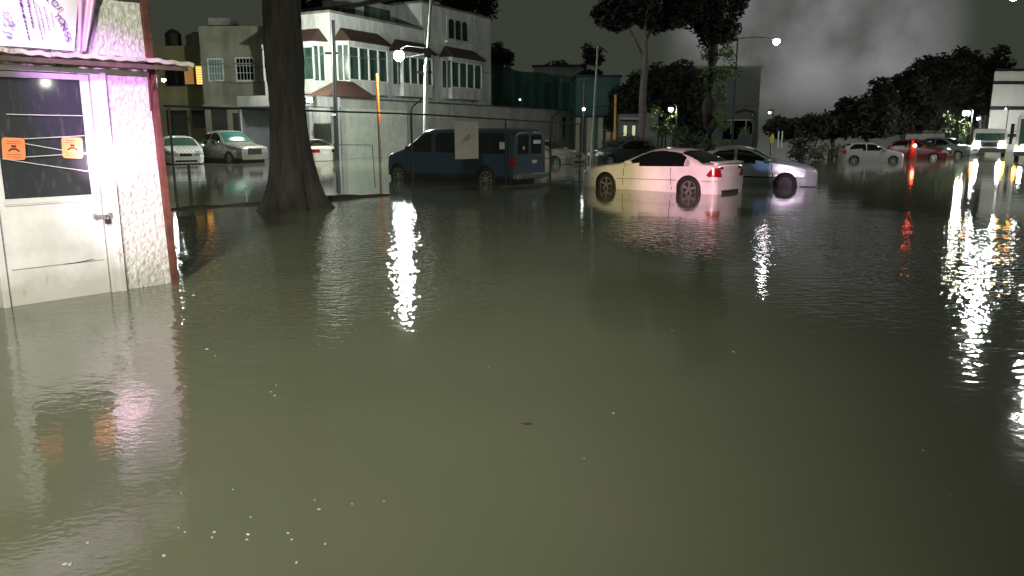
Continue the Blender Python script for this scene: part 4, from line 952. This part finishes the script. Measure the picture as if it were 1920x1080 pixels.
# coupe: near-side wheels at (4.75,20.9) rear and (2.82,22.85) front, heading left and away
def loc_from_wheels(rw, fw, spec, side):
    d = Vector((fw[0] - rw[0], fw[1] - rw[1])); L_ = d.length; d.normalize(); nrm = Vector((-d.y, d.x)) * side   # towards the near side
    mid = (Vector(rw) + Vector(fw)) / 2; wm_ = (spec['wheels'][0] + spec['wheels'][1]) / 2
    c_ = mid - nrm * (spec['W'] / 2) - d * wm_
    return (c_.x, c_.y, GZ), math.atan2(d.y, d.x)
lc, hd = loc_from_wheels((4.88, 21.5), (2.80, 23.4), coupe, 1)
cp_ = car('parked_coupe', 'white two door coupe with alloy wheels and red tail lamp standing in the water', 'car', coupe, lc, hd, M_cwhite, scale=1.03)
# spoiler
m = MB(); m.prism([(-1.90, 1.04), (-1.66, 1.065), (-1.66, 1.04), (-1.90, 1.012)], -.72, .72); m.box(-1.86, -1.74, -.68, -.60, .96, 1.03).box(-1.86, -1.74, .60, .68, .96, 1.03)
m.build('rear_spoiler', M_cwhite, cp_, bevel=.008)
MB().tube([(-1.8, .5, .22), (-1.94, .5, .22)], .035, 10).build('exhaust_tip', M_chrome, cp_)
lc, hd = loc_from_wheels((5.95, 24.95), (8.42, 24.05), sedan, -1)
sp2 = dict(sedan); sp2['rimm'] = M_dark
car('silver_sedan', 'silver green sedan half hidden behind the white coupe, bonnet pointing right', 'car', sp2, (lc[0], lc[1], GZ), hd, M_silver)
car('pale_hatchback', 'pale two door hatchback alone far away in the middle of the lot', 'car', hatch, (GX(1640, 45), 45.6, GZ), R(-9), scale=.87, paint=mat('pale_pink_paint', (.36, .33, .35), .3, var=.08, coat=.5))
car('red_hatchback', 'dark red hatchback far away beside the red warning light', 'car', hatch, (GX(1744, 49), 50.3, GZ), R(-50), scale=.95, paint=mat('red_car_paint', (.13, .014, .018), .3, var=.1, coat=.5))
# left side cars behind the fence
car('white_sedan', 'white sedan facing the lot just right of the booth post', 'car', sedan, (GX(330, 42) , 42.5, GZ), R(-60), M_cwhite, scale=1.14, glass=mat('grey_green_glass', (.05, .09, .07), .2))
suv = dict(sedan); suv.update(W=1.85, r=.37, sill=.35, bump=.38, wheels=(-1.5, 1.5), step=.035,
    top=[(-2.4,1.10),(-2.38,1.12),(-2.3,1.15),(-1.2,1.18),(-.95,1.5),(-.75,1.74),(-.2,1.78),(.3,1.76),(.7,1.5),(1.05,1.2),(1.5,1.13),(2.1,1.05),(2.32,1.0),(2.38,.96),(2.4,.92)],
    belt=[(-2.4,1.05),(0,1.08),(2.4,.86)], plan=[(-2.4,.82),(-1.2,.92),(1.4,.92),(2.1,.86),(2.4,.72)],
    side={'side_window1': (0, [(-.85,1.15),(-.75,1.6),(-.22,1.66),(-.22,1.15)]), 'side_window2': (0, [(-.05,1.15),(-.05,1.66),(.3,1.64),(.6,1.45),(.8,1.16)]), 'headlight': (0, [(2.45,.98),(2.45,.74),(2.0,.78),(1.98,.98),(2.2,1.02)]), 'lower_trim': (0, [(-2.4,.3),(2.4,.3),(2.4,.45),(-2.4,.45)])},
    wind=(.42, 1.02), rear=(-1.15, -.9), cap_f={'headlight': [(.4,.74),(.72,.74),(.72,.94),(.4,.94)], '=grille': [(-.36,.62),(.36,.62),(.36,.9),(-.36,.9)]}, cap_r={}, mirror=(.72, 1.2), handles=[(-.6, 1.0), (.3, 1.0)], mirrorm=M_chrome)
car('pickup_truck', 'grey brown pickup with greenish windscreen between the white sedan and the big trunk', 'pickup', suv, (GX(424, 43) , 43.5, GZ), R(-40), scale=1.09, paint=mat('taupe_paint', (.24, .22, .20), .35, metal=.2, var=.1, coat=.4), wind=M_greenwind)
car('cream_sedan', 'cream sedan showing only its tail to the right of the big trunk', 'car', sedan, (GX(568, 45), 46.6, GZ), R(128), mat('cream_car_paint', (.62, .59, .52), .3, var=.08, coat=.5))
car('beige_sedan', 'dim beige car whose nose shows behind the rear of the blue van', 'car', sedan, (GX(1022, 40), 42.0, GZ), R(-38), mat('beige_paint', (.30, .28, .23), .35, var=.1, coat=.4))
car('dark_hatchback', 'dark car far off between the slender tree and the coupe roof', 'car', hatch, (GX(1168, 44), 44.5, GZ), R(205), mat('dark_paint', (.03, .035, .04), .2, var=.1, coat=.6))
car('green_hatchback', 'greyish hatchback partly hidden between the red car and the lorry', 'car', hatch, (GX(1783, 55), 55.5, GZ), R(-60), mat('grey_teal_paint', (.14, .18, .18), .35, var=.1, coat=.4))
# blue van
van = dict(W=1.96, r=.375, sill=.34, bump=.36, wheels=(0, 3.9), e=.34, spokes=8, step=.03,
    top=[(-1.12,1.86),(-1.11,1.90),(-1.09,1.93),(-1.0,1.975),(-.7,2.0),(1,2.01),(2.3,2.0),(2.75,1.94),(3.15,1.68),(3.6,1.34),(3.85,1.26),(4.35,1.14),(4.52,1.05),(4.6,.97),(4.61,.93)],
    belt=[(-1.12,1.18),(2.5,1.2),(3.6,1.16),(4.61,.86)], plan=[(-1.12,.93),(-.9,.97),(3.2,.98),(4.0,.95),(4.4,.86),(4.61,.70)],
    side={'side_window1': (0, [(-.86,1.28),(-.86,1.84),(.72,1.84),(.72,1.28)]), 'side_window2': (0, [(.86,1.28),(.86,1.84),(2.12,1.84),(2.12,1.28)]), 'side_window3': (0, [(2.28,1.26),(2.28,1.83),(2.62,1.83),(3.0,1.62),(3.36,1.30),(3.36,1.26)]),
          'door_seam1': (0, seam(2.2,1.9,2.2,.4,.012)), 'door_seam2': (0, seam(.8,1.9,.8,.4,.008)), 'door_seam3': (0, seam(3.45,1.25,3.42,.45,.012)), 'tail_light': (0, [(-1.13,.78),(-1.13,1.10),(-.97,1.10),(-.97,.78)]),
          'lower_trim': (0, [(-1.12,.3),(4.7,.3),(4.7,.48),(-1.12,.48)]), 'headlight': (0, [(4.62,.98),(4.62,.78),(4.42,.78),(4.42,.98)])},
    wind=(2.80, 3.58), rear=(-5, -4.9), bumperm=M_chrome, rimm=mat('hubcap_alloy', (.45, .44, .38), .4, metal=.5, var=.2),
    cap_r={'rear_door_window': [(.08,1.22),(.70,1.22),(.68,1.78),(.08,1.78)], '=door_seam': [(-.012,.45),(.012,.45),(.012,1.95),(-.012,1.95)], 'tail_light': [(.76,.78),(.90,.78),(.90,1.10),(.76,1.10)], '=licence_plate': [(-.45,.86),(-.12,.86),(-.12,1.0),(-.45,1.0)]},
    cap_f={'=grille': [(-.5,.6),(.5,.6),(.5,.85),(-.5,.85)]}, mirror=(3.3, 1.33), mirrorm=M_black, handles=[(2.35, 1.05)])
lc, hd = loc_from_wheels((-.90, 25.45), (-4.08, 27.7), van, 1)
vn = car('blue_van', 'dark blue passenger van behind the fence, rear doors towards the coupe', 'van', van, lc, hd, mat('blue_van_paint', (.022, .062, .12), .28, var=.12, scale=1, coat=.5))
MB().box(-1.28, -1.12, -.95, .95, .40, .56).build('bumper', M_chrome, vn, bevel=.02)
MB().box(-.80, -.60, .965, .968, 1.34, 1.56).build('window_sticker', mat('white_sticker_and_glint', (.85, .87, .87), .4, var=.1), vn)
MB().box(-1.124, -1.121, .3, .4, 1.32, 1.42).build('rear_glint', MATS['white_sticker_and_glint'], vn)  # white patches painted in for reflections on the rear door glass
m = MB(); m.box(-1.124, -1.121, -.62, -.2, 1.5, 1.62); m.build('rear_glint', MATS['white_sticker_and_glint'], vn)

# lorry with headlights, bus edge
def lorry(name, label, cat, x, Y, w, h, cab, lights, hd_=0, group='lit vehicles at the far right', windy=None):
    o = thing(name, label, cat, (x, Y, GZ), hd_, group)
    m = MB(); m.prism([(-w/2, .45), (w/2, .45), (w/2, h * .93), (w/2 - .1, h), (-w/2 + .1, h), (-w/2, h * .93)], 0, 5.5); m.build('body', cab, o, bevel=.04)
    MB().box(-w/2 + .15, w/2 - .15, -.03, -.001, *(windy or (h * .55, h * .88))).build('windscreen', M_greenglass, o)
    MB().box(-w/2 - .03, w/2 + .03, -.22, -.002, .45, .75).build('bumper', M_chrome, o, bevel=.03)
    MB().box(-w * .3, w * .3, -.04, -.003, .85, 1.15).build('grille', M_black, o)
    for s_ in (-1, 1):
        MB().box(s_ * (w/2 + .22) - .09, s_ * (w/2 + .22) + .09, -.22, -.08, h * .5, h * .8).build('wing_mirror', M_black, o)
        MB().tube([(s_ * (w/2), -.05, h * .65), (s_ * (w/2 + .2), -.1, h * .65)], .02, 6).build('mirror_arm', M_dark, o)
        MB().tube([(s_ * (w/2 - .25), 1, .45), (s_ * (w/2 - .02), 1, .45)], .45, 20).build('wheel', M_black, o)
        MB().tube([(s_ * w * .34, -.06, .98), (s_ * w * .34, -.003, .98)], lights[1], 16).build('headlight', emitter(name + '_head_glow', (1, 1, 1), lights[0]), o)
        MB().box(s_ * w * .47 - .07, s_ * w * .47 + .07, -.05, -.003, .8, 1.0).build('marker_light', emitter(name + '_marker_glow', (1, .42, .02), lights[2]), o)
    return o
lorry('delivery_lorry', 'white lorry facing the camera with both headlights glaring before the warehouse', 'lorry', GX(1852, 54), 54, 2.0, 2.05, M_cwhite, (420, .15, 110), R(-32), windy=(1.25, 1.75))
lorry('city_bus', 'bus with dark windscreen and black mirror cut by the right edge', 'bus', GX(1945, 46), 46, 2.4, 2.9, M_cwhite, (110, .12, 90), R(-34), windy=(1.0, 2.6))
o = thing('box_van', 'pale box van body standing behind the red car', 'van', (GX(1730, 58), 58, GZ), R(-27), 'lit vehicles at the far right')
zz1 = P(1730, 250, 58).z + .15
MB().box(-1.25, 1.3, 0, 4, .7, zz1).build('cargo_box', mat('pale_box', (.42, .41, .38), .6, var=.15), o, bevel=.03)
MB().box(1.3, 2.2, .2, 3.6, .4, zz1 - .7).build('cab', M_silver, o, bevel=.1)
for x in (-.7, 1.7): MB().tube([(x, .05, .38), (x, .3, .38)], .38, 18).build('wheel', M_black, o)
# red warning light
o = thing('warning_cone', 'red cone with a lit red lamp beside the red car', 'traffic cone', (GX(1708, 46.5), 46.5, 0))
zt_ = P(1708, 258, 46.5).z
MB().tube([(0, 0, -.22), (0, 0, .1), (0, 0, zt_)], [.30, .27, .04], 16).build('cone', mat('cone_red', (.35, .02, .012), .5, emit=(1, .1, .03), estr=.0), o)
MB().sphere((.02, -.24, P(1709, 273, 46.5).z), .10).build('lamp_bulb', emitter('red_glow', (1, .09, .05), 55), o)
# ------------------------------------------------------------------ floating leaf and bubbles
lf = MB(); ll_ = [(math.cos(R(a)) * .024 * (1 + .3 * math.cos(R(a))), math.sin(R(a)) * .012) for a in range(0, 360, 30)]
lf.prism(ll_, .001, .006, 'z'); lf.tube([(-.015, 0, .004), (-.035, .004, .006)], .002, 5)
r_ = ray(988, 796); t_ = -CH / r_[2]
ob = lf.build('floating_leaf', mat('dead_leaf', (.05, .035, .02), .7)); ob.location = (r_[0] * t_, r_[1] * t_, .002)
tag(ob, 'small dark dead leaf floating alone near the centre of the water', 'leaf')
rng = random.Random(3); bm_ = MB(); bm_.sphere((0, 0, 0), 1, 10, 6, .7)
M_bub = mat('bubble_film', (.5, .5, .45), .05, var=.1, spec=1.0, coat=1)
src = None
pxs = [(340, 925), (335, 990), (347, 998), (402, 998), (398, 1008), (463, 1012), (470, 970), (465, 1002), (540, 1000), (547, 1012), (308, 1042), (590, 938), (598, 955), (122, 1058), (132, 1058), (165, 1018), (518, 722), (508, 735), (515, 742), (404, 667), (388, 655), (437, 918), (720, 940), (660, 945), (556, 1055), (610, 1020), (1150, 775), (918, 688), (1095, 860), (1783, 928), (1730, 845), (1375, 660), (1260, 620), (600, 445), (612, 455)]
for i, (px, py) in enumerate(pxs):
    r_ = ray(px, py); t_ = -CH / r_[2]; s_ = rng.uniform(.0025, .0055) * (1 + t_ / 10)
    if src is None: src = bm_.build('water_bubble', M_bub, None, smooth=True); ob = src
    else: ob = src.copy(); COL.objects.link(ob)
    ob.location = (r_[0] * t_, r_[1] * t_, .001); ob.scale = (s_ * rng.uniform(.8, 1.8), s_ * rng.uniform(.6, 1.2), s_); ob.rotation_euler = (0, 0, rng.uniform(0, 3))
    tag(ob, 'tiny glinting bubble floating on the murky flood water', 'bubble', 'bubbles floating on the water')
